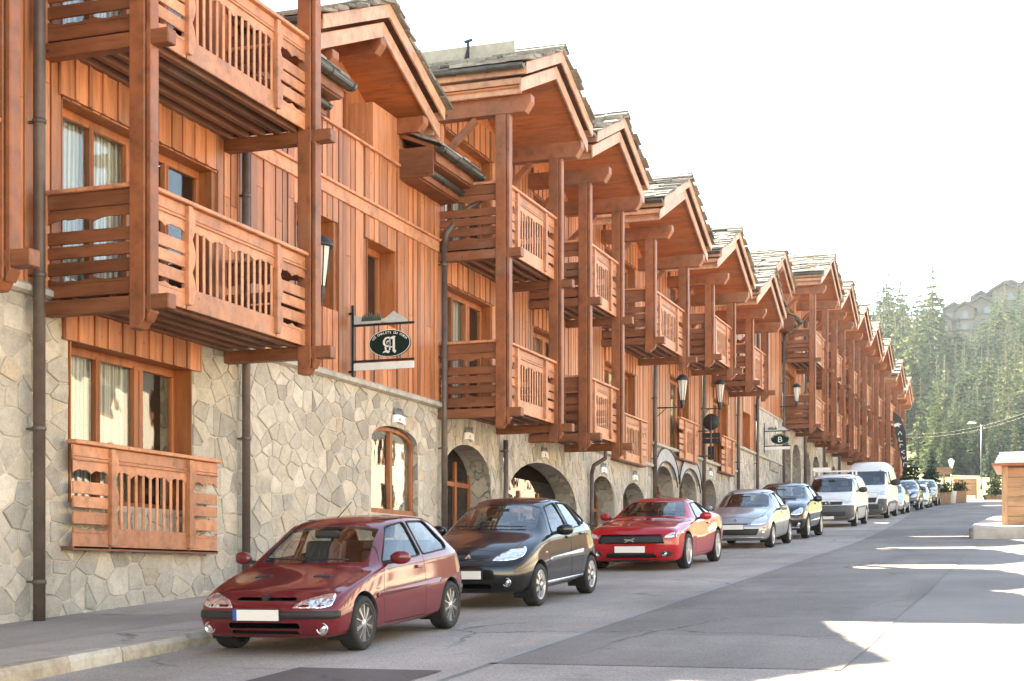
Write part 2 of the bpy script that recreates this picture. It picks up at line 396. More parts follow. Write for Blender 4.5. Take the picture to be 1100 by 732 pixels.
def timber_wall(root, y0, y1, z0, z1, ops, xw=XW, pitch=.215, name='timber_wall', ztopfn=None):
    """backing sheet plus upright boards, both cut round the openings (ya, yb, za, zb)"""
    mb = MB(); r = random.Random(int(y0*97+z0*13)); y = y0 + .01
    ys = sorted(set([y0, y1] + [v for o in ops for v in o[:2] if y0 < v < y1]))
    for a, b in zip(ys[:-1], ys[1:]):
        iv = [(z0, z1)]
        for o in ops:
            if o[0] <= a + 1e-6 and o[1] >= b - 1e-6: iv = subtract(iv, o[2], o[3])
        for p, q in iv: mb.box(xw-.10, xw-.004, a, b, p, q, 1)
    while y < y1 - .02:
        wd = r.uniform(.135, .20); e = min(y + wd, y1 - .004); th = r.uniform(.022, .05)
        iv = [(z0 + r.uniform(-.02, .02), z1)]
        for o in ops:
            if e > o[0] - .02 and y < o[1] + .02: iv = subtract(iv, o[2], o[3])
        for p, q in iv:
            if q - p > .03:
                if r.random() < .35 and q - p > 2.2:      # butt joint in a long board
                    s = p + (q-p)*r.uniform(.3, .7); mb.box(xw-.004, xw+th, y, e, p, s-.004); mb.box(xw-.004, xw+th, y, e, s+.004, q)
                else: mb.box(xw-.004, xw+th, y, e, p, q)
        y = e + r.uniform(.012, .05)
    return mb.build(name, [M['clad'], M['beam']], root)

def window(root, ya, yb, za, zb, n=2, xw=XW, deep=.24, curtain=.8, name='window', reveal=True, arch=None, dark=False):
    """recessed timber window: frame (> pane, curtain)"""
    fr = MB(); x = xw - deep; t = .075
    zt = arch if arch else zb
    if arch:
        o = arch_pts(ya, yb, zb, arch); i = arch_pts(ya+t, yb-t, zb, arch-t)
        for (p, q), (p2, q2) in zip(zip(o[:-1], o[1:]), zip(i[:-1], i[1:])):
            fr.prism([p, q, q2, p2], FN_YZ, x-.05, x+.04)
    else: fr.box(x-.05, x+.04, ya, yb, zb-t*1.6, zb)
    fr.box(x-.05, x+.04, ya, ya+t, za, zb - (0 if arch else t*1.6)); fr.box(x-.05, x+.04, yb-t, yb, za, zb - (0 if arch else t*1.6))
    fr.box(x-.055, x+.09, ya, yb, za-.03, za+t)
    for k in range(1, n):
        y = ya + (yb-ya)*k/n; wd = .05 if (k % 2) else .11
        fr.box(x-.04, x+.055, y-wd, y+wd, za+t, (zt if arch else zb)-t*1.1)
        if not arch: fr.box(x-.03, x+.07, y-.008, y+.008, za+t, zb-t*1.7)
    if reveal and not arch:
        for (p, q) in ((ya-.02, ya+.004), (yb-.004, yb+.02)): fr.box(x-.05, xw+.02, p, q, za, zb)
        fr.box(x-.05, xw+.03, ya-.02, yb+.02, zb-.004, zb+.03)
    f = fr.build(name, M['frame'], root, bevel=.008)
    pn = MB()
    if arch: pn.prism(arch_pts(ya+t*.5, yb-t*.5, zb, arch-t*.5) + [(yb-t*.5, za+.03), (ya+t*.5, za+.03)], FN_YZ, x-.012, x-.004)
    else: pn.box(x-.012, x-.004, ya+t*.5, yb-t*.5, za+.03, zb-t*.5)
    pn.build('pane', M['glass'], f)
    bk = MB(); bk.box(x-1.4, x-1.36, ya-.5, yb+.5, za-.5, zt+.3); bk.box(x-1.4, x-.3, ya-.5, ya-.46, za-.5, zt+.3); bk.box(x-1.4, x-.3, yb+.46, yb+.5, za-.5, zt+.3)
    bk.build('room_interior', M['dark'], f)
    if curtain:
        cu = MB(); N = 46; 
        segs = [(ya+.03, ya+(yb-ya)*curtain)] if curtain < 1 else [(ya+.03, yb-.03)]
        for (p, q) in segs:
            vs = []; fs = []
            for i in range(N+1):
                y = p + (q-p)*i/N; dx = .03*math.sin(y*31) + .015*math.sin(y*77+1)
                vs += [(x-.13+dx, y, za+.02), (x-.13+dx*.6, y, zt-.04)]
            for i in range(N): fs.append((2*i, 2*i+2, 2*i+3, 2*i+1))
            cu.add(vs, fs, 0, True)
        cu.build('curtain', M['curtain'], f)
    return f

WAVE = [0, .035, .055, .05, .02, .0, .02, .05, .055, .035, 0]
def scallop(y0, y1, zt, zb, amp, n=2, step=14):
    """board polygon whose lower edge is cut into n scallops"""
    pts = [(y0, zt), (y1, zt)]; N = n*step
    for i in range(N+1):
        f = 1 - i/N; ph = (f*n) % 1.0
        pts.append((y0 + (y1-y0)*f, zb + amp*(abs(math.sin(ph*math.pi))**.7) - (amp*.25 if abs(ph-.5) < .1 else 0)))
    return pts
def slat_section(mb, fn, y0, y1, zr, d0, d1, H=1.4):
    """boards of a balcony panel between y0 and y1 under the rail top zr"""
    def b(a, c): mb.prism([(y0, zr-c), (y1, zr-c), (y1, zr-a), (y0, zr-a)], fn, d0, d1)
    b(.06, .25)
    mb.prism(scallop(y0, y1, zr-.255, zr-.43, .06), fn, d0+.008, d1-.004)
    b(.53, .69); b(.72, .87)
    mb.prism([(y, 2*(zr-.99)-z) for y, z in scallop(y0, y1, zr-.90, zr-1.06, .0)][::-1], fn, d0, d1)
    sc = scallop(y0, y1, 0, -.10, .05); mb.prism([(y, zr-1.115+(-z-.10)) if i > 1 else (y, zr-1.20) for i, (y, z) in enumerate(sc)], fn, d0, d1)
    b(1.20, H)
def stile(mb, fn, y, zr, d0, d1, H=1.4, side=1):
    pts = []; N = 36; w = .085
    for i in range(N+1):
        z = zr - .07 - (H-.12)*i/N; ph = (i/N*3) % 1
        pts.append((y + side*(w*.5 + .075*abs(math.sin(ph*math.pi))), z))
    pts += [(y - side*w*.6, zr-H+.05), (y - side*w*.6, zr-.07)]
    mb.prism(pts, fn, d0, d1)

def balcony(root, ys, ye, zr, xb=XB, joists=True, inset=.0, side=True, H=1.4, name='balcony', side_left=True):
    """front panel, side panels, handrail, floor and joists of one balcony; zr is the rail top"""
    L = ye - ys
    fl = MB(); z0 = zr - H
    if joists:
        fl.box(XW, xb-.07, ys, ye, z0+.12, z0+.17)
        n = 5
        for k in range(n):
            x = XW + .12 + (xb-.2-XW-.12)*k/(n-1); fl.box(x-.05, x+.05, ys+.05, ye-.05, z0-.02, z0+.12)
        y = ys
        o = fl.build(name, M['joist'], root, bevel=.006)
    else:
        fl.box(XW, xb, ys, ye, z0-.02, z0+.03); o = fl.build(name, M['joist'], root)
    a = .20*min(L, 4.4)*1.15 if L > 3.2 else .25*L
    s1, s2 = ys + a, ye - a
    fp = MB(); d0, d1 = xb-.035, xb
    slat_section(fp, FN_YZ, ys+.02, s1-.03, zr, d0, d1, H); slat_section(fp, FN_YZ, s2+.03, ye-.02, zr, d0, d1, H)
    stile(fp, FN_YZ, s1, zr, d0-.02, d1+.06, H, 1); stile(fp, FN_YZ, s2, zr, d0-.02, d1+.06, H, 1)
    fp.prism([(s1, zr-.25), (s2, zr-.25), (s2, zr-.06), (s1, zr-.06)], FN_YZ, d0, d1)
    n = max(3, int((s2-s1)/.48)); fp.prism(scallop(s1+.03, s2-.03, zr-.255, zr-.43, .075, n), FN_YZ, d0+.008, d1-.004)
    fp.prism([(s1, zr-H), (s2, zr-H), (s2, zr-1.12), (s1, zr-1.12)], FN_YZ, d0, d1)
    fp.box(d1, d1+.02, ys+.02, ye-.02, zr-.262, zr-.238); fp.box(d1, d1+.012, ys+.02, ye-.02, zr-.215, zr-.200)
    fp.build('front_panel', M['rail'], o, bevel=.006)
    bl = MB(); nb = int((s2-s1-.12)/.158)
    for k in range(nb):
        y = s1 + .10 + (s2-s1-.20)*k/(nb-1); bl.box(d0+.008, d1-.008, y-.03, y+.03, zr-1.15, zr-.3)
    bl.build('balusters', M['rail'], o, bevel=.005)
    hr = MB(); hr.box(xb-.10, xb+.07, ys-.02, ye+.02, zr-.055, zr)
    if side:
        for s in (ys, ye): hr.box(XW+.02, xb-.1, s-.07, s+.07, zr-.056, zr-.001)
    hr.build('handrail', M['rail'], o, bevel=.01)
    if side:
        for s in (ys, ye):
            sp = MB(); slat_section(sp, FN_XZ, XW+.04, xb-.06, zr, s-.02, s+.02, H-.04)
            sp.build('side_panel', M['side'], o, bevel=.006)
    if joists:
        for s in (ys, ye):
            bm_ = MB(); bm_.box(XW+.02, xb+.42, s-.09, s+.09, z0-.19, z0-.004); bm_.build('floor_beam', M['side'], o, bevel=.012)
    return o

def post(root, y, z0, z1, x=XB-.02):
    mb = MB(); w = .108
    mb.prism([(x-.11, z1), (x+.11, z1), (x+.11, z0+.12), (x+.02, z0), (x-.11, z0)], FN_XZ, y-w, y+w)
    mb.prism([(x+.125, z1-.25), (x+.19, z1-.25), (x+.19, z0+.20), (x+.125, z0+.08)], FN_XZ, y-w+.015, y+w-.015)
    return mb.build('post', M['beam'], root, bevel=.01)

def purlin(root, y, zt, h=.36, x1=XF-.03, w=.12, brace=True, x0=XW):
    mb = MB()
    mb.prism([(x0, zt), (x1, zt), (x1, zt-h*.45), (x1-.13, zt-h), (x0, zt-h)], FN_XZ, y-w, y+w)
    if brace: mb.beam((x0+.05, y, zt-h-.75), (x0+.85, y, zt-h-.02), .13, .13, (0,1,0))
    return mb.build('roof_beam', M['fascia'] if False else M['beam'], root, bevel=.012)

def slates(mb, yc, half, ze, sl, x0, x1, rr, rows=None):
    L = half*math.sqrt(1+sl*sl); nr = int(L/.30)
    for sgn in (-1, 1):
        for k in range(nr+1):
            u = min(.31*k - .08, L-.12); x = x1 + rr.uniform(.04, .16)
            while x > x0:
                wd = rr.uniform(.28, .62); ln = rr.uniform(.40, .56); th = rr.uniform(.03, .075); lift = rr.uniform(.01, .06)
                a, b = x - wd, x - rr.uniform(.0, .03)
                def P(xx, uu, h):
                    f = uu/L; y = yc + sgn*(half - half*f + 0); z = ze + sl*half*f + h
                    return (xx, y, z)
                u0 = u + rr.uniform(-.05, .05); u1 = min(u0 + ln, L + .05)
                j = lambda: rr.uniform(-.035, .035)
                c = [(a+j()*.4, u0+j()), (b+j()*.4, u0+j()), (b, u1), (a, u1)]
                lo = [P(c[0][0], c[0][1], lift+.02), P(c[1][0], c[1][1], lift+.02), P(c[2][0], c[2][1], .0), P(c[3][0], c[3][1], .0)]
                hi = [(p[0], p[1], p[2]+th) for p in lo]
                mb.add(lo+hi, [(3,2,1,0),(4,5,6,7),(0,1,5,4),(1,2,6,5),(2,3,7,6),(3,0,4,7)])
                x = a
    x = x1 + .1; zr = ze + sl*half + .03
    while x > x0:
        wd = rr.uniform(.35, .6)
        for s in (-1, 1):
            t = rr.uniform(.04, .06); h = rr.uniform(0, .03)
            mb.add([(x-wd, yc, zr+.06+h), (x-.01, yc, zr+.06+h), (x-.01, yc+s*.24, zr-.06+h), (x-wd, yc+s*.24, zr-.06+h),
                    (x-wd, yc-s*.03, zr+.06+h+t), (x-.01, yc-s*.03, zr+.06+h+t), (x-.01, yc+s*.24, zr-.06+h+t), (x-wd, yc+s*.24, zr-.06+h+t)],
                   [(3,2,1,0),(4,5,6,7),(0,1,5,4),(1,2,6,5),(2,3,7,6),(3,0,4,7)])
        x -= wd

def gutter(mb, p, q, r=.085):
    """half-round gutter with brackets; p -> q"""
    p = Vector(p); q = Vector(q); d = (q-p); L = d.length; d.normalize(); side = d.cross(Vector((0,0,1))).normalized()
    n = 8; vs = []
    for e in (p, q):
        for k in range(n+1):
            an = math.pi*k/n; vs.append(e + side*r*math.cos(an) - Vector((0,0,1))*r*math.sin(an))
    for e in (p, q):
        for k in range(n+1):
            an = math.pi*k/n; vs.append(e + side*(r-.012)*math.cos(an) - Vector((0,0,1))*(r-.012)*math.sin(an))
    fs = [(k, k+1, n+2+k, n+1+k) for k in range(n)]
    o = 2*(n+1); fs += [(o+k, o+n+1+k, o+n+2+k, o+k+1) for k in range(n)]
    fs += [tuple(range(n, -1, -1)), tuple(range(n+1, 2*n+2))]
    mb.add(vs, fs, 0, False)
    for s in (1, -1): mb.tube([p + side*s*r, q + side*s*r], .012, 6)
    k = int(L/.7)
    for i in range(k+1):
        c = p + d*(.1 + (L-.2)*i/max(1, k)); mb.tube([c + side*(r+.012)*math.cos(a) - Vector((0,0,1))*(r+.012)*math.sin(a) for a in [math.pi*t/6 for t in range(7)]], .009, 5)

def gable_roof(root, yc, half, ze, sl=.42, xf=XF, xb=-15.0, slx=None, seed=1, soff_to=XW, ends=True):
    rr = random.Random(seed); zr = ze + sl*half
    dk = MB()
    def slab(mb, o1, o2, x0, x1, hh=half, m=0):
        for s in (-1, 1):
            mb.prism([(yc+s*hh, ze+o1+sl*(half-hh)), (yc, zr+o1), (yc, zr+o2), (yc+s*hh, ze+o2+sl*(half-hh))], FN_YZ, x0, x1, m)
    slab(dk, -.0, -.07, xb, xf-.02)
    o = dk.build('roof', M['side'], root)
    sm = MB(); slates(sm, yc, half+.03, ze+.0, sl, slx if slx else xb, xf, rr); sm.build('slates', M['slate'], o)
    so = MB(); slab(so, -.44, -.48, soff_to-.2, xf-.15, half-.1); so.build('soffit', M['soffit'], o)
    fb = MB(); slab(fb, .015, -.23, xf-.045, xf); slab(fb, -.30, -.57, xf-.17, xf-.12)
    for s in (-1, 1):       # eave boards along the slope foot
        y = yc + s*half
        fb.box(xb, xf-.046, y-.02, y+.02, ze-.22, ze-.01); fb.box(xb, xf-.172, y-s*.12-.02, y-s*.12+.02, ze-.37, ze-.24); fb.box(xb, xf-.173, y-s*.17-.02, y-s*.17+.02, ze-.55, ze-.375)
    fb.build('bargeboard', M['fascia'], o, bevel=.008)
    for s in (-1, 1): gm = MB(); gutter(gm, (xb, yc+s*(half+.12), ze-.03), (xf-.03, yc+s*(half+.12), ze-.06)); gm.build('gutter', M['gutter'], o)
    return o

def pipe(root, y, z0, z1, x=XW+.14, r=.06, top=None):
    mb = MB(); mb.tube([(x, y, z0), (x, y, z1)], r, 12)
    z = z0 + .5
    while z < z1: mb.lathe([(r+.006, -.03), (r+.014, -.015), (r+.014, .015), (r+.006, .03)], (x, y, z), n=12); mb.box(XW-.02, x, y-.02, y+.02, z-.015, z+.015); z += 1.9
    if top: mb.tube([(x, y, z1-.02)] + top, r, 12)
    return mb.build('drainpipe', M['metal'], root)

def sill_cap(root, y0, y1, z):
    mb = MB(); mb.prism([(XW-.1, z+.05), (XW+.05, z+.03), (XW+.13, z-.02), (XW+.13, z-.09), (XW+.06, z-.12), (XW-.1, z-.12)], FN_XZ, y0, y1)
    return mb.build('stone_ledge', M['capstone'], root)

def lintel_skirt(root, y0, y1, z0, z1):
    mb = MB(); y = y0; r = random.Random(int(y0*31))
    mb.box(XW+.0, XW+.05, y0, y1, z0+.02, z1, 1)
    while y < y1 - .05:
        w = min(r.uniform(.28, .36), y1-y); mb.box(XW+.05, XW+.085, y, y+w-.012, z0, z1)
        if y + w < y1 - .1: mb.box(XW+.085, XW+.11, y+w-.045, y+w+.03, z0-.0, z1)
        y += w
    return mb.build('lintel_boards', [M['clad'], M['beam']], root)

def door(root, ya, yb, z0, zt, name='door', xw=XW-.55):
    mb = MB(); n = 2; x = xw
    mb.box(x-.05, x, ya-.2, yb+.2, z0, zt+1.2, 1)
    mb.box(x, x+.05, ya, ya+.09, z0, zt); mb.box(x, x+.05, yb-.09, yb, z0, zt); c = ya + (yb-ya)*.42
    for c in (c, ya + (yb-ya)*.68): mb.box(x, x+.06, c-.06, c+.06, z0, zt)
    mb.box(x+.001, x+.052, ya+.09, yb-.09, zt-.55, zt-.45); mb.box(x, x+.045, ya+.09, yb-.09, z0, z0+.8)
    o = mb.build(name, [M['frame'], M['dark']], root)
    pn = MB(); pn.add([(x+.02, ya+.09, z0+.8), (x+.02, yb-.09, z0+.8), (x+.02, yb-.09, zt+.3), (x+.02, ya+.09, zt+.3)], [(0,1,2,3)]); pn.build('pane', M['glass'], o); return o

def chalet(label, y0, y1, bay, rails, stone, eave, gable, ops=(), fdoors=(), balc=(True, True), pipes=(), mat='stone', sl=.42, detail=True, seed=1, brace=True, flat=()):
    """one gabled house of the row: stone storey, timber storeys, balconies on posts, slate gable"""
    root = thing('chalet', label, 'chalet', (XW, (y0+y1)/2, gz((y0+y1)/2)), 'gabled wooden chalets along the street')
    stone_wall(root, y0, y1, stone, ops, mat)
    ys, ye = bay; yc, half = gable
    wins = []
    for zr in rails: wins.append((ys+.32, ye-.42, zr-1.15, zr+1.28))
    ztop = eave - .45 + sl*half*.0
    timber_wall(root, y0, y1, stone, ztop, wins)
    # gable triangle above the eave level
    gt = MB(); gt.prism([(yc-half+.15, ztop), (yc+half-.15, ztop), (yc, eave-.5+sl*half)], FN_YZ, XW-.06, XW-.002); gt.build('gable_wall', M['soffit'], root)
    for w_ in wins: window(root, *w_, n=4 if ye-ys > 4 else 3, curtain=.75)
    for zr in rails: lintel_skirt(root, ys+.2, ye-.3, zr+1.30, zr+1.30+.62)
    zl = []
    for zr, b in zip(rails, balc):
        if b: balcony(root, ys, ye, zr); zl.append(zr-1.4)
        else: balcony(root, ys+.9, ye+.2, zr-.05, xb=XW+.22, joists=False, side=False, name='window_balustrade')
    z0 = min(zl) - .42; z1 = eave - .56
    for y in (ys, ye): post(root, y, z0, z1)
    for y in (ys, ye): purlin(root, y, eave-.52, brace=brace)
    gable_roof(root, yc, half, eave, sl, seed=seed)
    sill_cap(root, y0, y1, stone)
    for p in pipes: pipe(root, *p)
    for d in fdoors: door(root, *d)
    return root

# ------------------------------------------------------------------ the row of chalets, near to far
S1, E1 = 3.65, 10.35
RA = (4.9, 8.15); RB = (5.5, 8.75); RC = (8.65, 11.75)
def aop(ya, yb, crown, zb=-9, rise=.75): return (ya, yb, zb, crown-rise, crown)

c0 = chalet('nearest chalet at the photo edge, only its balcony post and stone base in view', 8.5, 15.7, (9.6, 13.35), RA, S1, E1, (11.5, 2.7), pipes=((15.60, gz(15.6)+.1, 13.5, XW+.20, .075),), seed=3)
# plain mass for the row's unseen run behind the camera, added for its shade
xb_ = MB(); xb_.box(XW-6, XW-.01, -45, 8.5, -5, 10.2); xb_.build('unseen_shade_block', M['clad'], c0)
xr_ = MB(); xr_.prism([(XW-7, 10.2), (XF, 10.2), (XW-2, 11.3)], FN_XZ, -46, 8.6); xr_.build('unseen_shade_roof', M['slate'], c0)

# chalet with the big balcony, a ground-floor window and its balustrade
c1 = chalet('chalet with the largest balconies and a ground-floor window balustrade behind the dark red hatchback', 15.7, 20.75, (16.0, 20.4), RA, S1, E1, (18.2, 2.45),
            ops=((16.45, 19.45, 1.0, 3.1, 3.1),), pipes=((20.78, gz(20.8)+.1, 9.0, XW+.15, .065),), seed=4)
window(c1, 16.5, 19.4, 1.0, 3.1, n=3, deep=.3, curtain=.72)
lintel_skirt(c1, 16.3, 19.6, 3.08, 3.64)
b_ = balcony(c1, 16.28, 19.85, 1.79, xb=XW+.2, joists=False, side=False, name='window_balustrade')

# sign wall: dormer with a recessed loggia, low eaves with two gutters
def sign_wall(label, y0, y1, S, levels, dormer, lowz, wins, low, parapet, seed, sign_stone=None, ops=(), pipes=(), band=None, up=None):
    root = thing('chalet', label, 'chalet', (XW, (y0+y1)/2, gz((y0+y1)/2)), 'gabled wooden chalets along the street')
    stone_wall(root, y0, y1, S, ops)
    pa, pb, pz = parapet; yc, half, ze, sl = dormer
    timber_wall(root, y0, y1, S, pz, wins)
    timber_wall(root, pb, y1, pz, lowz+.1, [], name='timber_wall')
    if pa > y0 + .05: timber_wall(root, y0, pa, pz, lowz+.1, [])
    mb = MB(); mb.box(XW-.08, XW+.10, pa, pb, pz, pz+.05); mb.build('parapet_rail', M['rail'], root, bevel=.008)
    if band:
        mb = MB(); mb.box(XW+.0, XW+.075, y0, y1, band[0], band[1]-.03); mb.box(XW, XW+.12, y0, y1, band[1]-.03, band[1]+.02); mb.build('band_board', M['rail'], root, bevel=.008)
    bx = XW - .55
    lw = MB(); lw.prism([(pa-.3, pz-.8), (pb+.3, pz-.8), (pb+.3, lowz+.4), (yc+half-.1, ze-.4), (yc, ze-.4+sl*half), (yc-half+.1, ze-.4), (pa-.3, lowz+.4)], FN_YZ, bx-.1, bx)
    lw.build('gable_wall', M['clad'], root)
    window(root, pb-2.25, pb-1.15, pz+.0, pz+1.25, n=1, xw=bx+.06, deep=.02, curtain=1, reveal=False)
    for (p0, p1) in ((pb-1.1, pb+.28), (pb-2.9, pb-2.4)): pm = MB(); pm.box(bx, XW+.02, p0, p1, pz-.1, ze-.35); pm.build('pillar', M['clad'], root, bevel=.01)
    gw = MB(); gw.prism([(pb+.27, lowz-.2), (y1-.02, lowz-.2), (y1-.02, lowz+.3), (yc+half-.05, ze-.42), (pb+.27, ze-.42+sl*max(0, yc+half-pb-.27))], FN_YZ, XW-.2, XW-.08); gw.build('gable_side_wall', M['clad'], root)
    for y in (yc-half+.7, yc, yc+half-.7):
        purlin(root, y, ze-.5+(sl*half*.92 if y == yc else .15), h=.30, x1=-11.42, brace=False, x0=bx)
    gable_roof(root, yc, half, ze, sl, xf=-11.3, xb=-13.6, soff_to=bx, seed=seed)
    for (a, b) in low:
        lr = MB(); s2 = .42; xe = -11.2
        lr.prism([(xe, lowz+.02), (-17, lowz+.02+s2*(17+xe)), (-17, lowz-.06+s2*(17+xe)), (xe, lowz-.06)], FN_XZ, a, b); o = lr.build('low_roof', M['side'], root)
        rr = random.Random(seed+5); sm = MB()
        for k in range(8):
            y = a - rr.uniform(0, .1)
            while y < b:
                wd = rr.uniform(.28, .55); x = xe - .33*k + .09 + rr.uniform(-.04, .04); z = lowz + .05 + s2*(xe-x) + rr.uniform(0, .04); th = rr.uniform(.035, .075); e = min(y+wd, b+.06)
                sm.add([(x, y, z+.03), (x, e-.02, z+.03), (x-.5, e-.02, z+s2*.5), (x-.5, y, z+s2*.5), (x, y, z+.03+th), (x, e-.02, z+.03+th), (x-.5, e-.02, z+s2*.5+th), (x-.5, y, z+s2*.5+th)],
                       [(3,2,1,0),(4,5,6,7),(0,1,5,4),(1,2,6,5),(2,3,7,6),(3,0,4,7)]); y = e
        sm.build('slates', M['slate'], o)
        g = MB(); gutter(g, (xe+.1, a-.05, lowz-.02), (xe+.1, b+.12, lowz-.05), .10); g.build('gutter', M['gutter'], o); g = MB(); gutter(g, (xe-.28, a+.1, lowz-.36), (xe-.28, b, lowz-.38), .075); g.build('gutter', M['gutter'], o)
        f = MB(); f.box(xe-.05, xe-.0, a, b, lowz-.28, lowz-.05); f.box(xe-.36, xe-.32, a, b, lowz-.55, lowz-.3)
        f.box(XW, xe-.05, a, b, lowz-.30, lowz-.27); f.box(XW, xe-.36, a, b, lowz-.58, lowz-.55); f.box(XW, xe-.05, a-.04, a, lowz-.56, lowz+.02); f.build('eave_board', M['side'], o, bevel=.008)
    for w_ in wins: window(root, *w_, n=1, curtain=.0, deep=.34)
    sill_cap(root, y0, y1, S)
    for p in pipes: pipe(root, *p)
    return root

c2 = sign_wall('chalet with plain board wall and arched shop window under the letter A sign', 20.75, 28.85, S1, None, (25.0, 2.65, 9.3, .42), 8.35,
               [(22.7, 24.1, 4.75, 6.33), (25.5, 26.75, 4.85, 6.33)], [(20.5, 22.9), (26.95, 29.0)], (20.75, 26.85, 8.0), 11,
               ops=((25.7, 27.9, 1.25, 2.60, 2.95),), band=(6.75, 7.0),
               pipes=((28.92, gz(28.9)+.1, 6.9, XW+.16, .065, [(XW+.2, 28.95, 7.15), (XW+.5, 29.1, 7.6), (XW+.86, 29.2, 7.85), (XW+.95, 29.2, 8.2)]),))
window(c2, 25.72, 27.88, 1.27, 2.58, n=2, deep=.14, curtain=0, arch=2.93)

c3 = chalet('first chalet past the letter A sign, slate gable with a plank along its ridge', 28.85, 32.95, (28.98, 32.45), RA, S1, E1, (30.85, 2.3),
            ops=(aop(29.2, 32.1, 2.92, rise=.95),), fdoors=((29.2, 32.1, gz(29)-.2, 2.6),), mat='stonetall', pipes=((32.7, gz(32.7)+.1, 3.2, XW+.14, .06),), seed=5)
c4 = chalet('second chalet past the letter A sign, behind the bright red coupe', 32.95, 39.7, (34.7, 37.6), RA, S1, E1, (35.9, 2.35),
            ops=(aop(33.1, 38.7, 2.9, rise=1.3),), fdoors=((33.1, 38.7, gz(33)-.2, 2.2),), mat='stonetall', pipes=((39.6, gz(39.7)+.1, 2.9, XW+.14, .06, [(XW+.2, 39.6, 3.1), (XW+.5, 39.7, 3.3), (XW+.5, 39.7, 3.55)]),), seed=6)
c5 = chalet('third chalet past the letter A sign, with a wider gable', 39.7, 46.5, (41.0, 45.0), RA, S1, E1, (42.95, 3.0),
            ops=(aop(39.95, 42.4, 2.92, rise=.9), aop(43.2, 45.9, 2.92, rise=.9)), fdoors=((39.95, 42.4, gz(40)-.2, 2.5), (43.2, 45.9, gz(43)-.2, 2.5)), mat='stonetall', balc=(False, True), pipes=((46.6, gz(46.6)+.1, 9.6, XW+.14, .07),), seed=7)
c6 = chalet('chalet with two grey arched bands over its doorways', 46.5, 53.6, (48.7, 52.2), RB, 4.37, 10.5, (50.4, 2.9),
            ops=(aop(46.95, 49.7, 3.7, rise=1), aop(50.4, 53.2, 3.7, rise=1)), fdoors=((46.95, 49.7, gz(47)-.2, 3.3), (50.4, 53.2, gz(50)-.2, 3.3)), mat='stonetall', balc=(False, True), pipes=((53.75, gz(53.7)+.1, 9.6, XW+.14, .07),), seed=8)
c7 = chalet('chalet behind the dark-backed road sign, one arched door, next to the pale stone gable wall', 53.6, 60.1, (55.6, 58.8), RB, 4.37, 10.5, (57.1, 2.8),
            ops=(aop(54.1, 56.6, 3.7, rise=1),), fdoors=((54.1, 56.6, gz(54)-.2, 3.3),), mat='stonetall', balc=(False, True), pipes=((60.1, gz(60)+.1, 9.6, XW+.14, .07),), seed=9)
c8 = sign_wall('chalet with the high pale stone wall behind the hanging letter B sign', 60.1, 70.85, 5.4, None, (68.1, 2.7, 13.55, .42), 12.1,
               [(61.6, 63.2, 5.45, 6.9), (66.0, 67.6, 8.4, 9.75)], [(60.3, 66.2), (70.1, 71.2)], (66.2, 70.1, 11.75), 13, band=None, ops=(),
               pipes=((64.2, gz(64)+.1, 7.7, XW+.16, .07, [(XW+.2, 64.2, 7.9), (XW+.16, 64.3, 8.3), (XW+.16, 64.3, 11.5)]), (70.9, gz(71)+.1, 11.2, XW+.16, .07, [(XW+.3, 71, 11.5), (XW+.9, 71.1, 11.9)])))
st = MB(); st.box(XW-.2, XW+.07, 64.25, 70.85, 5.3, 7.45); stone_blocks(st, 64.25, 70.85, 5.3, 7.45, [], .5, .38, 77, XW+.07); st.build('upper_stone_wall', [M['mortar'], M['blocks']], c8); sill_cap(c8, 64.25, 70.85, 7.45)
wm = MB(); wm.box(XW+.0, XW+.085, 67.8, 70.0, 4.9, 6.0); wm.build('dark_window', M['reveal'], c8)

for (lab, y0, y1, bay, gab, ar, sd) in (
    ('first chalet past the letter B sign, slatted balcony ends facing the street lantern', 70.85, 77.5, (71.2, 75.3), (73.6, 3.2), (aop(71.4, 73.9, 6.6, rise=1), aop(74.3, 77.0, 6.7, rise=1)), 21),
    ('second chalet past the letter B sign, above the white and silver van', 77.5, 84.4, (78.6, 81.8), (80.6, 3.2), (aop(78.1, 80.2, 6.6, rise=.9), aop(81.0, 83.5, 6.6, rise=.9)), 22),
    ('third chalet past the letter B sign, over the tall white van', 84.4, 90.6, (85.7, 88.4), (87.3, 3.0), (aop(85.3, 87.4, 6.6, rise=.9), aop(88.2, 90.3, 6.6, rise=.9)), 23),
    ('fourth chalet past the letter B sign, narrow sliver of balconies', 90.6, 97.0, (91.9, 95.3), (93.5, 3.0), (), 24),
    ('fifth chalet past the letter B sign, last of the tall ones', 97.0, 104.4, (98.4, 101.8), (100.2, 3.0), (), 25)):
    chalet(lab, y0, y1, bay, RC, 7.4, 14.2, gab, ops=ar, fdoors=tuple((a[0], a[1], a[4]-3.5, a[4]-.3) for a in ar), mat='stonetall', seed=sd, pipes=((y1+.1, gz(y1), 13.2, XW+.14, .08),))
for (lab, y0, y1, bay, gab, sd, e) in (
    ('last but one chalet of the row, low slate gable beside the black banner', 104.4, 112.0, (105.8, 110.4), (108.9, 3.0), 26, 14.0),
    ('farthest chalet of the row, its gable ending against the forest', 112.0, 118.6, (113.2, 116.8), (115.2, 2.9), 27, 13.6)):
    chalet(lab, y0, y1, bay, (9.2, 12.2) if e > 13.8 else (8.9, 11.9), 7.9, e, gab, mat='stonetall', seed=sd)

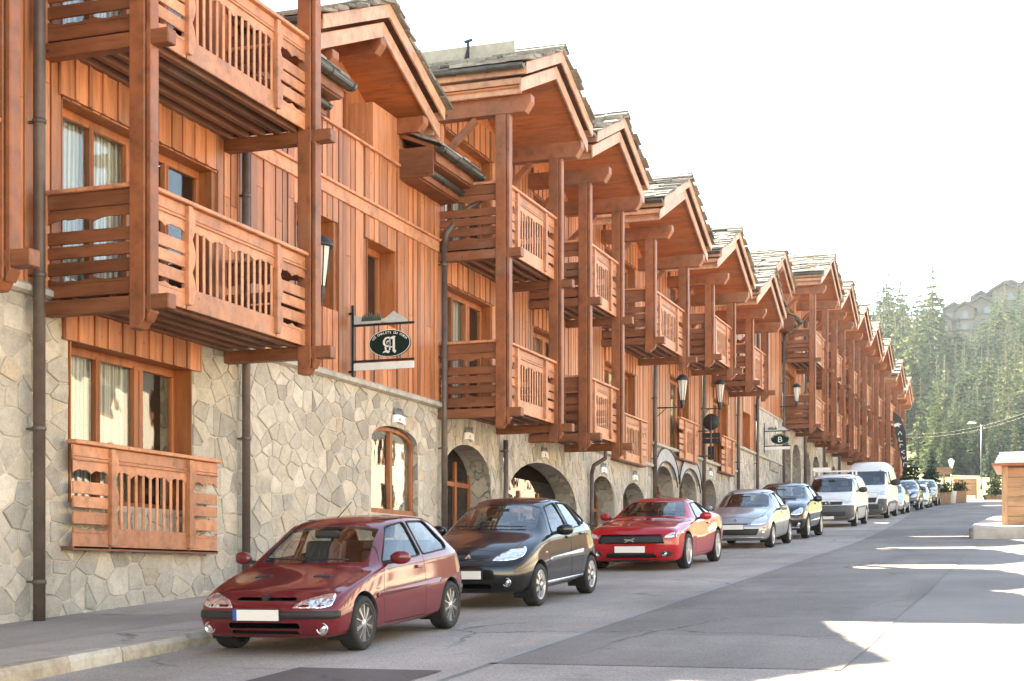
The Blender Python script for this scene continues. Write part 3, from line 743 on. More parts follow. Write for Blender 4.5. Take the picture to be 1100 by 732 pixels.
# ------------------------------------------------------------------ car kit
# car space: x to the side, y = 0 at the nose growing to the tail, z up from the road
def paint(name, col, metallic=.0, rough=.35, flake=0):
    t = NT(name); p = t.pr(Roughness=rough, Metallic=metallic, Coat_Weight=1.0, Specular_IOR_Level=.15); p.inputs['Coat Roughness'].default_value = .04
    n = t.noise(t.coord(), 2.5, 4); c = t.ramp(n, [(.3, tuple(x*.92 for x in col)), (.7, tuple(min(1, x*1.05) for x in col))])
    d = t.noise(t.coord((1,1,2.2)), 5, 5, .7); dust = t.ramp(d, [(.45, (0,0,0)), (.85, (.025,.025,.025))])
    t.l(t.mix(dust, c, (.30,.27,.24)), p.inputs['Base Color'])
    r = t.n('ShaderNodeMapRange'); r.inputs['To Min'].default_value = .03; r.inputs['To Max'].default_value = .07; t.l(d, r.inputs[0]); t.l(r.outputs[0], p.inputs['Coat Roughness'])
    return t.mat
CM = dict(
    trim=plain('black_trim', (.022,.022,.022), .55), tyre=plain('tyre_rubber', (.020,.020,.020), .8, var=.3), lining=plain('cabin_lining', (.07,.066,.062), .9),
    seat=plain('seat_cloth', (.12,.12,.125), .95), chrome=plain('chrome', (.75,.75,.75), .12, 1.0, var=.03), alloy=plain('alloy', (.62,.62,.63), .28, .85, var=.06),
    darkalloy=plain('dark_alloy', (.06,.06,.06), .35, .6), plate=plain('number_plate', (.82,.80,.74), .4, var=.02), blue=plain('plate_blue', (.03,.09,.35), .4),
    glass=glass_mat('car_glass', (.66,.72,.72), 0, 2.8), lens=None, red=plain('tail_lens', (.35,.01,.01), .15, coat=1), well=plain('wheel_housing', (.012,.012,.012), .9),
    greytrim=plain('grey_plastic', (.085,.088,.09), .55), amber=plain('amber_lens', (.7,.2,.03), .2, coat=1), dial=plain('disc_rotor', (.2,.2,.2), .4, .8), paper=plain('paper_card', (.7,.35,.3), .6), sill=plain('rubber_seal', (.015,.015,.016), .6))
def lens_mat():
    t = NT('headlight_lens'); p = t.pr(Roughness=.12, Metallic=.75, Coat_Weight=1.0)
    v = t.n('ShaderNodeTexVoronoi'); v.inputs['Scale'].default_value = 14; t.l(t.coord((1,1,.5)), v.inputs[0])
    t.l(t.ramp(v.outputs['Distance'], [(.1, (.45,.45,.46)), (.35, (.82,.82,.84)), (.8, (.66,.66,.68))]), p.inputs['Base Color']); t.bump(v.outputs['Distance'], .25, .03, p); return t.mat
CM['lens'] = lens_mat()

def cage(cols, nose=.05, tail=.04, crease=()):
    """cols: (ylo, yhi, zb, wl, wm, wb, zbelt, we, ze, zt[, zmid]) front to back -> closed quad cage"""
    bm = bmesh.new(); rows = []
    for c in cols:
        ylo, yhi, zb, wl, wm, wb, zbelt, we, ze, zt = c[:10]; zm = c[10] if len(c) > 10 else zb + (zbelt-zb)*.48
        pts = [(0, ylo, zb), (wl*.55, ylo, zb), (wl*.94, ylo, zb+.01), (wl, ylo, zb+.10), (wm, ylo, zm), (wb+(wm-wb)*.45, ylo, zbelt-(zbelt-zm)*.34), (wb, ylo*.85+yhi*.15, zbelt), (we, yhi, ze), (we*.6, yhi-.03, ze+(zt-ze)*.72), (0, yhi-.05, zt)]
        rows.append(pts)
    V = []
    for k, pts in enumerate(rows):
        bul = 0
        P = [bm.verts.new(p) for p in pts]; N = [P[0]] + [bm.verts.new((-p[0], p[1], p[2])) for p in pts[1:-1]] + [P[-1]]
        V.append((P, N))
    n = len(rows[0]); cl = bm.edges.layers.float.new('crease_edge')
    for k in range(len(V)-1):
        for side in (0, 1):
            A, B = V[k][side], V[k+1][side]
            for i in range(n-1):
                q = (A[i], A[i+1], B[i+1], B[i])
                bm.faces.new(q if side == 0 else q[::-1])
    for k, dy, sg in ((0, -nose, 1), (len(V)-1, tail, -1)):       # nose and tail caps
        P, N = V[k]; pts = rows[k]; grid = []
        for i in range(2, 8):
            x = pts[i][0]; y = pts[i][1]; z = pts[i][2]
            if i == 2: grid.append([P[2], P[1], P[0], N[1], N[2]])
            elif i == 7: grid.append([P[7], P[8], P[9], N[8], N[7]])
            else:
                h = bm.verts.new((x*.58, y+dy*.75, z)); c = bm.verts.new((0, y+dy, z)); g = bm.verts.new((-x*.58, y+dy*.75, z))
                grid.append([P[i], h, c, g, N[i]])
        for a, b in zip(grid[:-1], grid[1:]):
            for j in range(4):
                q = (a[j], a[j+1], b[j+1], b[j]); bm.faces.new(q if sg > 0 else q[::-1])
    bmesh.ops.recalc_face_normals(bm, faces=bm.faces)
    for (row, k0, k1, val) in crease:
        for side in (0, 1):
            for k in range(k0, k1):
                e = bm.edges.get((V[k][side][row], V[k+1][side][row]))
                if e: e[cl] = val
    me = bpy.data.meshes.new('body'); bm.to_mesh(me); bm.free(); return me

def evaluated(o):
    bpy.context.view_layer.update()
    dg = bpy.context.evaluated_depsgraph_get(); return bpy.data.meshes.new_from_object(o.evaluated_get(dg))

def ring_prism(mb, poly, fn, d0, d1, w=.008, closed=True):
    """thin wall along the outline (for shut lines)"""
    n = len(poly); c = Vector((sum(p[0] for p in poly)/n, sum(p[1] for p in poly)/n)); inner = []
    for i in range(n):
        p0, p1, p2 = Vector(poly[i-1]), Vector(poly[i]), Vector(poly[(i+1) % n])
        a = (p1-p0).normalized(); b = (p2-p1).normalized(); na = Vector((-a.y, a.x)); nb = Vector((-b.y, b.x)); m = (na+nb)
        m = m.normalized()*w/max(.4, m.normalized().dot(na)); inner.append(p1 + m)
    V = [fn(*p, d0) for p in poly] + [fn(*p, d0) for p in inner] + [fn(*p, d1) for p in poly] + [fn(*p, d1) for p in inner]
    F = []
    for i in range(n):
        j = (i+1) % n
        F += [(i, j, n+j, n+i), (2*n+i, 3*n+i, 3*n+j, 2*n+j), (i, 2*n+i, 2*n+j, j), (n+i, n+j, 3*n+j, 3*n+i)]
    mb.add(V, F)

FN_S = lambda u, v, d: (d, u, v)        # side view (y, z)
FN_F = lambda u, v, d: (u, d, v)        # front view (x, z)
FN_T = lambda u, v, d: (u, v, d)        # top view (x, y)

def rounded(poly, r=.05, n=4):
    out = []; m = len(poly)
    for i in range(m):
        p0, p1, p2 = Vector(poly[i-1]), Vector(poly[i]), Vector(poly[(i+1) % m])
        a, b = p0-p1, p2-p1; q = min(r, a.length*.45, b.length*.45); s, e = p1+a.normalized()*q, p1+b.normalized()*q
        for k in range(n+1):
            t = k/n; out.append(tuple(s*(1-t)**2 + p1*2*t*(1-t) + e*t*t))
    return out

def patch(bvh, poly, mode, off=.003, step=.05, mat=None, name='trim', parent=None, thick=.012, side=1, inset_from=None):
    """sheet of the given outline laid over the body surface"""
    bm = bmesh.new(); vs = [bm.verts.new((p[0], p[1], 0)) for p in poly]
    try: bm.faces.new(vs)
    except ValueError: return None
    bmesh.ops.triangulate(bm, faces=bm.faces[:])
    for ax in (0, 1):
        lo = min(p[ax] for p in poly); hi = max(p[ax] for p in poly); k = int((hi-lo)/step)
        for i in range(1, k+1):
            c = lo + (hi-lo)*i/(k+1); co = [0,0,0]; co[ax] = c; no = [0,0,0]; no[ax] = 1
            bmesh.ops.bisect_plane(bm, geom=bm.verts[:]+bm.edges[:]+bm.faces[:], plane_co=co, plane_no=no)
    for v in bm.verts:
        u, w = v.co.x, v.co.y
        if mode == 'side': o, d = Vector((side*3, u, w)), Vector((-side, 0, 0))
        elif mode == 'front': o, d = Vector((u, -3, w)), Vector((0, 1, 0))
        elif mode == 'rear': o, d = Vector((u, 9, w)), Vector((0, -1, 0))
        else: o, d = Vector((u, w, 5)), Vector((0, 0, -1))
        loc, no, ix, ds = bvh.ray_cast(o, d)
        if loc is None:
            loc, no, ix, ds = bvh.find_nearest(Vector((side*.8, u, w)) if mode == 'side' else Vector((u, .1 if mode == 'front' else 4, w)) if mode != 'top' else Vector((u, w, 1)))
        v.co = loc - d*off
    bmesh.ops.recalc_face_normals(bm, faces=bm.faces)
    f0 = bm.faces[:]
    d = {'side': Vector((side,0,0)), 'front': Vector((0,-1,0)), 'rear': Vector((0,1,0)), 'top': Vector((0,0,1))}[mode]
    if sum(f.normal.dot(d) for f in f0) < 0: bmesh.ops.reverse_faces(bm, faces=f0)
    me = bpy.data.meshes.new(name); bm.to_mesh(me); bm.free(); me.materials.append(mat)
    for p in me.polygons: p.use_smooth = True
    o = bpy.data.objects.new(name, me); COL.objects.link(o); o.parent = parent
    if thick:
        s = o.modifiers.new('thick', 'SOLIDIFY'); s.thickness = thick; s.offset = -1
    return o

def smooth_normals(me, src, paintslots=(0,)):
    """custom normals taken from the uncut body so that shut lines do not dent the highlights"""
    bvh = BVHTree.FromPolygons([v.co for v in src.vertices], [p.vertices[:] for p in src.polygons])
    vn = [v.normal.copy() for v in src.vertices]; cache = {}; out = []
    for p in me.polygons:
        fn = p.normal
        for li in p.loop_indices:
            vi = me.loops[li].vertex_index
            if p.material_index not in paintslots: out.append(fn); continue
            if vi not in cache:
                loc, no, ix, ds = bvh.find_nearest(me.vertices[vi].co); vs = src.polygons[ix].vertices; ws = Vector((0,0,0))
                for k in vs: ws += vn[k] / max(1e-4, (src.vertices[k].co-loc).length)**1.5
                cache[vi] = ws.normalized()
            nn = cache[vi]; out.append(nn if nn.dot(fn) > .25 else fn)
    for p in me.polygons: p.use_smooth = True
    me.normals_split_custom_set([tuple(n) for n in out])

def wheel(parent, x, y, r, w=.19, style='alloy10', side=1, rim_r=None):
    """tyre (> rim, brake_disc); the hub faces side"""
    R0 = rim_r or r*.70; mb = MB(); h = w/2
    mb.lathe([(R0*.96, -h*.85), (R0+.012, -h), (r*.93, -h*1.02), (r*.985, -h*.8), (r, -h*.5), (r, h*.5), (r*.985, h*.8), (r*.93, h*1.02), (R0+.012, h), (R0*.96, h*.85), (R0*.9, h*.2), (R0*.9, -h*.4), (R0*.96, -h*.85)], (x, y, r), (1,0,0), 40)
    t = mb.build('wheel', CM['tyre'], parent, org=(0,0,0))
    rm = MB(); X = x + side*h*.78
    rm.lathe([(R0*.97, 0), (R0*1.01, side*.018), (R0*.93, side*.012), (R0*.90, -side*.03), (R0*.90, -side*.09)], (X, y, r), (1,0,0), 40, 1 if style == 'alloy10' else 0)
    if style == 'steelcover':
        rm.lathe([(R0*.93, .0), (R0*.8, side*.012), (R0*.3, side*.028), (0, side*.03)], (X-side*.01, y, r), (1,0,0), 36, 1)
        for k in range(9):
            a = 2*math.pi*k/9; c, s_ = math.cos(a), math.sin(a)
            rm.beam((X+side*.012, y+c*R0*.42, r+s_*R0*.42), (X+side*.004, y+c*R0*.88, r+s_*R0*.88), R0*.26, .02, (side,0,0), 0)
        rm.lathe([(R0*.26, 0), (R0*.2, side*.018), (0, side*.02)], (X+side*.018, y, r), (1,0,0), 16)
    else:
        ns = {'alloy10': 10, 'alloy5': 5, 'alloy5d': 5}[style]
        for k in range(ns):
            for dd in ((-.16, .16) if style != 'alloy10' else (-.07, .07) if k % 2 else (-.0,)):
                a = 2*math.pi*k/ns + .3; b = a + dd*1.0; c, s_ = math.cos(a), math.sin(a); c2, s2 = math.cos(b), math.sin(b)
                rm.beam((X+side*.005, y+c*R0*.16, r+s_*R0*.16), (X-side*.005, y+c2*R0*.95, r+s2*R0*.95), R0*(.05 if style == 'alloy10' else .10 if style != 'alloy5' else .15), .025, (side,0,0), 0)
        rm.lathe([(R0*.24, -.02), (R0*.22, side*.012), (R0*.1, side*.02), (0, side*.02)], (X, y, r), (1,0,0), 16)
    mats = [CM['alloy'], CM['darkalloy']] if style != 'alloy10' else [CM['alloy'], CM['darkalloy']]
    rm.build('rim', mats, t, org=(0,0,0))
    bd = MB(); bd.lathe([(R0*.88, 0), (R0*.88, side*.012), (0, side*.012)], (X-side*.10, y, r), (1,0,0), 24, 0); bd.lathe([(R0*.6, 0), (R0*.6, side*.015), (0, side*.015)], (X-side*.085, y, r), (1,0,0), 24, 1)
    bd.build('brake_disc', [CM['well'], CM['dial']], t, org=(0,0,0))
    return t

def fbox(mb, x0, x1, y0, y1, z0, z1, m=0, r=.04):
    pl = rounded([(x0, z0), (x1, z0), (x1, z1), (x0, z1)], r, 3)
    mb.prism(pl, FN_F, y0, y1, m)

def make_car(name, label, loc, S, pm, cat='car', rot=None, group='vehicles parked nose to tail along the kerb'):
    root = thing(name, label, cat, loc, group, rot or (math.atan(SLOPE), 0, 0))
    hw, L = S['hw'], S['L']
    me = cage(S['cols'], S.get('nose', .05), S.get('tail', .04), S.get('crease', ()))
    o = bpy.data.objects.new('body', me); COL.objects.link(o)
    sb = o.modifiers.new('s', 'SUBSURF'); sb.levels = sb.render_levels = S.get('sub', 3)
    src = evaluated(o); bpy.data.objects.remove(o)
    # rescale so the smoothed hull has the true outer size
    xs = [v.co.x for v in src.vertices]; ysv = [v.co.y for v in src.vertices]; zs = [v.co.z for v in src.vertices]
    kx = hw/max(xs); ky = L/(max(ysv)-min(ysv)); y0 = min(ysv); kz = S['H']/max(zs)
    for v in src.vertices: v.co = Vector((v.co.x*kx, (v.co.y-y0)*ky, v.co.z*kz))
    src.update()
    bvh = BVHTree.FromPolygons([v.co for v in src.vertices], [p.vertices[:] for p in src.polygons])
    body = bpy.data.objects.new('body', src.copy()); COL.objects.link(body)
    body.data.materials.clear(); body.data.materials.append(pm); body.data.materials.append(CM['lining'])
    sol = body.modifiers.new('sol', 'SOLIDIFY'); sol.thickness = .03; sol.offset = -1; sol.material_offset = 1; sol.use_rim = False
    body.data = evaluated(body); body.modifiers.clear()
    cut = MB()
    r = S['wr']
    for y in S['axles']:
        for sd in (1, -1):
            n = 32; rr = r + S.get('gap', .05); pl = [(y + rr*math.cos(2*math.pi*k/n), r + .01 + rr*math.sin(2*math.pi*k/n)) for k in range(n)]
            cut.prism(pl, FN_S, sd*(hw-.26), sd*(hw+.2))
    cut2 = MB(); cut3 = MB()
    for pl in S['sidewin']:
        for sd in (1, -1): cut2.prism(rounded(pl, .045), FN_S, sd*.32, sd*(hw+.3))
    if 'screen' in S: cut.prism(rounded(S['screen'], .06), FN_F, S['screen_y'][0], S['screen_y'][1])
    if 'rearwin' in S: cut.prism(rounded(S['rearwin'], .06), FN_F, S['rear_y'][0], L+.4)
    for op in S.get('holes', ()): cut3.prism(rounded(op, .03), FN_F, -.3, .45)
    cutters = [cut, cut2] + ([cut3] if cut3.v else [])
    sm = MB()
    for pl in S['doors']:
        for sd in (1, -1): ring_prism(sm, rounded(pl, .05), FN_S, sd*.34, sd*(hw+.3), .009)
    if 'bonnet' in S: ring_prism(sm, rounded(S['bonnet'], .08), FN_T, S.get('bonnet_z', .5), 1.6, .009)
    cutters.append(sm)
    for cmb in cutters:
        co = cmb.build('cutter', CM['lining'])
        a0 = sum(p.area for p in body.data.polygons); b = body.modifiers.new('b', 'BOOLEAN'); b.operation = 'DIFFERENCE'; b.object = co; b.solver = 'EXACT'; b.use_self = False
        got = evaluated(body)
        if not .80 < sum(p.area for p in got.polygons)/a0 < 1.15: b.use_self = True; got = evaluated(body)
        body.data = got; body.modifiers.clear(); bpy.data.objects.remove(co)
    # loose islands become doors and bonnet
    bm = bmesh.new(); bm.from_mesh(body.data); bm.faces.ensure_lookup_table(); seen = set(); isl = []
    for f in bm.faces:
        if f.index in seen: continue
        st = [f]; seen.add(f.index); cur = []
        while st:
            g = st.pop(); cur.append(g.index)
            for e in g.edges:
                for h in e.link_faces:
                    if h.index not in seen: seen.add(h.index); st.append(h)
        isl.append(cur)
    isl.sort(key=len, reverse=True); main = []; parts = []
    for k, cur in enumerate(isl):
        c = sum((bm.faces[i].calc_center_median() for i in cur), Vector())/len(cur)
        wd = max(bm.faces[i].calc_center_median().x for i in cur) - min(bm.faces[i].calc_center_median().x for i in cur)
        outer = any(bm.faces[i].material_index == 0 for i in cur)
        if k > 0 and outer and len(cur) > 60 and abs(c.x) > .3: parts.append(('door', cur))
        elif k > 0 and outer and len(cur) > 60 and wd > .5: parts.append(('bonnet', cur))
        else: main += cur
    def sub(cur, nm):
        idx = {}; vs = []; fs = []; ms = []
        for i in cur:
            f = bm.faces[i]; q = []
            for v in f.verts:
                if v.index not in idx: idx[v.index] = len(vs); vs.append(v.co.copy())
                q.append(idx[v.index])
            fs.append(q); ms.append(f.material_index)
        m2 = bpy.data.meshes.new(nm); m2.from_pydata(vs, [], fs); m2.materials.append(pm); m2.materials.append(CM['lining'])
        for p, q in zip(m2.polygons, ms): p.material_index = q
        m2.update(); smooth_normals(m2, src); ob = bpy.data.objects.new(nm, m2); COL.objects.link(ob); ob.parent = root; return ob
    bm.verts.ensure_lookup_table(); bm.verts.index_update()
    bobj = sub(main, 'body'); doors = [(nm, sub(cur, nm)) for nm, cur in parts]
    bm.free(); bpy.data.objects.remove(body)
    S['_doors'] = [d for n_, d in doors if n_ == 'door']
    def near_door(y, sd):
        best = None
        for n_, d in doors:
            if n_ != 'door': continue
            c = sum((v.co for v in d.data.vertices), Vector())/len(d.data.vertices)
            if c.x*sd > 0 and (best is None or abs(c.y-y) < best[0]): best = (abs(c.y-y), d)
        return best[1] if best else root
    # glass
    for pl in S['sidewin']:
        g = [(p[0], p[1]) for p in pl]; cy = sum(p[0] for p in g)/len(g); cz = sum(p[1] for p in g)/len(g)
        g = [(cy+(p[0]-cy)*1.02, cz+(p[1]-cz)*1.03) for p in g]
        for sd in (1, -1):
            patch(bvh, rounded(g, .045), 'side', -.014, .09, CM['glass'], 'side_window', root, 0, sd)
            patch_frame(bvh, pl, sd, root)
    if 'screen' in S:
        g = S['screen']; cz = sum(p[1] for p in g)/len(g); patch(bvh, rounded([(p[0]*1.015, cz+(p[1]-cz)*1.02) for p in g], .06), 'front', -.012, .09, CM['glass'], 'windscreen', root, 0)
    if 'rearwin' in S:
        g = S['rearwin']; patch(bvh, rounded(g, .06), 'rear', -.012, .1, CM['glass'], 'rear_window', root, 0)
    # wheels
    for y in S['axles']:
        for sd in (1, -1):
            wheel(root, sd*(hw-.105), y, r, .2, S.get('rim', 'alloy5'), sd, S.get('rim_r'))
            wl = MB(); n = 24; rr = r + S.get('gap', .05) + .006
            for k in range(n):
                a, b = 2*math.pi*k/n, 2*math.pi*(k+1)/n
                wl.add([(sd*(hw-.025), y+rr*math.cos(a), r+.01+rr*math.sin(a)), (sd*(hw-.025), y+rr*math.cos(b), r+.01+rr*math.sin(b)), (sd*(hw-.3), y+rr*math.cos(b), r+.01+rr*math.sin(b)), (sd*(hw-.3), y+rr*math.cos(a), r+.01+rr*math.sin(a))], [(0,1,2,3)] if math.sin((a+b)/2) > -.55 else [])
            wl.add([(sd*(hw-.3), y+rr*math.cos(2*math.pi*k/n), r+.01+max(-.5*rr, rr*math.sin(2*math.pi*k/n))) for k in range(n)], [tuple(range(n))])
            wl.build('wheel_housing', CM['well'], root, org=(0,0,0))
    fl = MB(); fl.box(-hw+.32, hw-.32, .35, L-.25, S['cols'][3][2]*kz+.02, S['cols'][3][2]*kz+.08); fl.build('floor_pan', CM['well'], root, org=(0,0,0))
    # cabin
    if S.get('cabin', True):
        cy, fz, bz = S['seat_y'], S['floor'], S['belt']
        for sx in (-1, 1):
            se = MB(); fbox(se, sx*.36-.24, sx*.36+.24, cy, cy+.5, fz+.12, fz+.34, 0, .08)
            se.prism(rounded([(cy+.42, fz+.2), (cy+.56, fz+.2), (cy+.74, fz+.88), (cy+.60, fz+.88)], .05), FN_S, sx*.36-.23, sx*.36+.23)
            se.prism(rounded([(cy+.61, fz+.91), (cy+.71, fz+.91), (cy+.76, fz+1.10), (cy+.66, fz+1.10)], .04), FN_S, sx*.36-.13, sx*.36+.13)
            se.build('seat', CM['seat'], root, org=(0,0,0), bevel=.03)
        if S.get('rear_seat', True):
            se = MB(); y = S['rear_y_seat']; fbox(se, -.6, .6, y, y+.45, fz+.12, fz+.36, 0, .08); se.prism(rounded([(y+.38, fz+.2), (y+.52, fz+.2), (y+.68, fz+.85), (y+.55, fz+.85)], .05), FN_S, -.6, .6); se.build('rear_bench', CM['seat'], root, org=(0,0,0), bevel=.03)
        da = MB(); dy = S['dash_y']; da.prism(rounded([(dy-.35, bz-.30), (dy+.28, bz-.30), (dy+.30, bz-.08), (dy+.12, bz-.01), (dy-.05, bz-.03), (dy-.35, bz-.14)], .05), FN_S, -hw+.2, hw-.2); da.build('dashboard', CM['lining'], root, org=(0,0,0))
        sw = MB(); n = 20; c = Vector((.36, dy+.42, bz-.02)); tl = R(25)
        sw.tube([c + Vector((.185*math.cos(2*math.pi*k/n), .185*math.sin(2*math.pi*k/n)*math.sin(tl), .185*math.sin(2*math.pi*k/n)*math.cos(tl))) for k in range(n+1)], .016, 8)
        sw.beam(c-Vector((.17,0,0)), c+Vector((.17,0,0)), .05, .03); sw.build('steering_wheel', CM['trim'], root, org=(0,0,0))
    rm = MB(); my, mz = S['mirror_in']; fbox(rm, -.12, .12, my, my+.04, mz-.035, mz+.035, 0, .025); rm.build('rear_view_mirror', CM['trim'], root, org=(0,0,0))
    # door mirrors
    for sd in (1, -1):
        y, z, w_ = S['mirror']; mb = MB(); sc = S.get('mirror_s', 1)
        prof = [(-.5, .55), (-.2, .9), (.2, 1.0), (.55, .92), (.9, .6)]
        for (a, ra), (b, rb) in zip(prof[:-1], prof[1:]): pass
        n = 12; x0 = w_ + .04; vs = []; ks = [(0, .5), (.04, .85), (.09, 1), (.15, .95), (.19, .7), (.205, .35)]
        for (dx, s) in ks:
            for k in range(n):
                a = 2*math.pi*k/n; vs.append((sd*(x0+dx*sc), y + .055*sc*math.copysign(abs(math.cos(a))**.6, math.cos(a))*s + .03*dx/.2, z + (.072*math.copysign(abs(math.sin(a))**.6, math.sin(a))*s)*sc + .01*dx/.2))
        fs = [(i*n+k, i*n+(k+1) % n, (i+1)*n+(k+1) % n, (i+1)*n+k) for i in range(len(ks)-1) for k in range(n)] + [tuple(range(n)), tuple((len(ks)-1)*n+k for k in range(n))]
        mb.add(vs, fs, 0, True); mb.beam((sd*(w_-.06), y, z-.05), (sd*(x0+.06), y, z-.03), .05, .045, m=1)
        mo = mb.build('door_mirror', [S.get('mirror_mat') or pm, CM['trim']], root, org=(0,0,0))
    # handles
    for (y, z) in S.get('handles', ()):
        for sd in (1, -1):
            loc_, no, ix, ds = bvh.ray_cast(Vector((sd*3, y, z)), Vector((-sd, 0, 0)))
            if loc_ is None: continue
            hb = MB(); X = loc_.x; hb.prism(rounded([(y-.09, z-.018), (y+.09, z-.018), (y+.09, z+.018), (y-.09, z+.018)], .015), FN_S, X-sd*.01, X+sd*.028); hb.build('door_handle', S.get('handle_mat') or pm, near_door(y, sd), org=(0,0,0), bevel=.008)
    # trims and lamps
    for it in S.get('patches', ()):
        nm, mode, poly, mat = it[0], it[1], it[2], it[3]; off = it[4] if len(it) > 4 else .004
        mt = CM[mat] if mat in CM else pm
        if mode == 'front2':
            for sd in (1, -1): patch(bvh, rounded([(sd*p[0], p[1]) for p in poly], .03), 'front', off, .05, mt, nm, root, .014)
        elif mode == 'rear2':
            for sd in (1, -1): patch(bvh, rounded([(sd*p[0], p[1]) for p in poly], .03), 'rear', off, .05, mt, nm, root, .014)
        elif mode == 'side2':
            for sd in (1, -1): patch(bvh, rounded(poly, .02), 'side', off, .06, mt, nm, root, .014, sd)
        else: patch(bvh, rounded(poly, .02), mode, off, .05, mt, nm, root, .014)
    if 'plate' in S:
        z, w2, h2, x0 = S['plate']; l2, *_ = bvh.ray_cast(Vector((x0, -3, z)), Vector((0, 1, 0))); y = l2.y - .02
        pb = MB(); pb.box(x0-w2, x0+w2, y-.008, y+.03, z-h2, z+h2); pb.box(x0-w2-.008, x0+w2+.008, y-.002, y+.035, z-h2-.008, z+h2+.008, 2)
        if S.get('plate_blue'): pb.box(x0-w2, x0-w2+.045, y-.0095, y-.004, z-h2, z+h2, 1)
        pb.build('number_plate', [CM['plate'], CM['blue'], CM['trim']], root, org=(0,0,0))
    for (x, z, rr_) in S.get('fogs', ()):
        for sd in (1, -1):
            l2, no, *_ = bvh.ray_cast(Vector((sd*x, -3, z)), Vector((0, 1, 0))); fb = MB()
            fb.lathe([(rr_+.012, .0), (rr_+.012, .03), (rr_, .03), (rr_*.9, .012), (0, .016)], l2 + Vector((0, .019, 0)), (0,-1,0), 20, 0); fb.lathe([(rr_*.93, .0), (rr_*.6, .008), (0, .012)], l2 + Vector((0, .005, 0)), (0,-1,0), 20, 1)
            fb.build('fog_lamp', [CM['chrome'], CM['lens']], root, org=(0,0,0))
    # wipers
    if 'wipers' in S:
        for (x0, x1, z0, z1) in S['wipers']:
            P = []
            for k in range(7):
                t = k/6; x = x0+(x1-x0)*t; z = z0+(z1-z0)*t
                l2, no, *_ = bvh.ray_cast(Vector((x, -3, z)), Vector((0, 1, 0)))
                if l2: P.append(l2 + no*.025)
            if len(P) > 2: wb = MB(); wb.tube(P, .009, 6); wb.build('wiper', CM['trim'], root, org=(0,0,0))
    return root, bvh

def patch_frame(bvh, pl, sd, root):
    """rubber seal round a side window"""
    pl = rounded(pl, .045); pts = []
    for (y, z) in pl:
        l, no, *_ = bvh.ray_cast(Vector((sd*3, y, z)), Vector((-sd, 0, 0)))
        if l is None: return
        pts.append(l + Vector((sd*.001, 0, 0)))
    mb = MB(); mb.tube(pts + [pts[0]], .011, 5, caps=False); mb.build('window_seal', CM['sill'], root, org=(0,0,0))

def badge(root, bvh, kind, z, s, x=0):
    l, no, *_ = bvh.ray_cast(Vector((x, -3, z)), Vector((0, 1, 0))); y = l.y; mb = MB(); q = lambda pts: mb.prism([(x+a*s, z+b*s) for a, b in pts], FN_F, y-.016, y+.03)
    if kind == 'chevrons':
        for o in (0, -.55): q([(-1, -.5+o), (0, .5+o), (1, -.5+o), (1, -.85+o), (0, .12+o), (-1, -.85+o)])
    elif kind == 'shield': q([(-.7, .9), (.7, .9), (.75, .1), (0, -1), (-.75, .1)])
    elif kind == 'diamond':
        for sg in (1, -1): q([(0, 1.1), (sg*.75, 0), (0, -1.1), (0, -.6), (sg*.35, 0), (0, .6)][::sg])
    elif kind == 'ring':
        mb.tube([(x+s*math.cos(a), y-.01, z+s*math.sin(a)) for a in [math.pi*k/10 for k in range(21)]], .014, 6)
        for (a, b) in (((-.6, .7), (-.1, -.8)), ((-.1, -.8), (.0, .0)), ((0, 0), (.1, -.8)), ((.1, -.8), (.6, .7)), ((-.35, .85), (0, .15)), ((0, .15), (.35, .85))): mb.beam((x+a[0]*s, y-.008, z+a[1]*s), (x+b[0]*s, y-.008, z+b[1]*s), .02, .02, (0,1,0))
    elif kind == 'horse':
        y -= .03
        mb.prism([(x+a*s, z+b*s) for a, b in [(-1.4,.15),(-1.0,.42),(-.6,.30),(0,.28),(.55,.35),(.95,.62),(1.3,.45),(1.15,.30),(.85,.22),(.75,-.02),(1.25,-.28),(1.2,-.36),(.65,-.22),(.2,-.1),(-.3,-.12),(-.75,-.38),(-1.25,-.42),(-1.25,-.34),(-.85,-.22),(-.75,.08),(-1.1,.12)]], FN_F, y-.01, y+.02)
    mb.build('badge', CM['chrome'] if kind != 'shield' else CM['darkalloy'], root, org=(0,0,0))

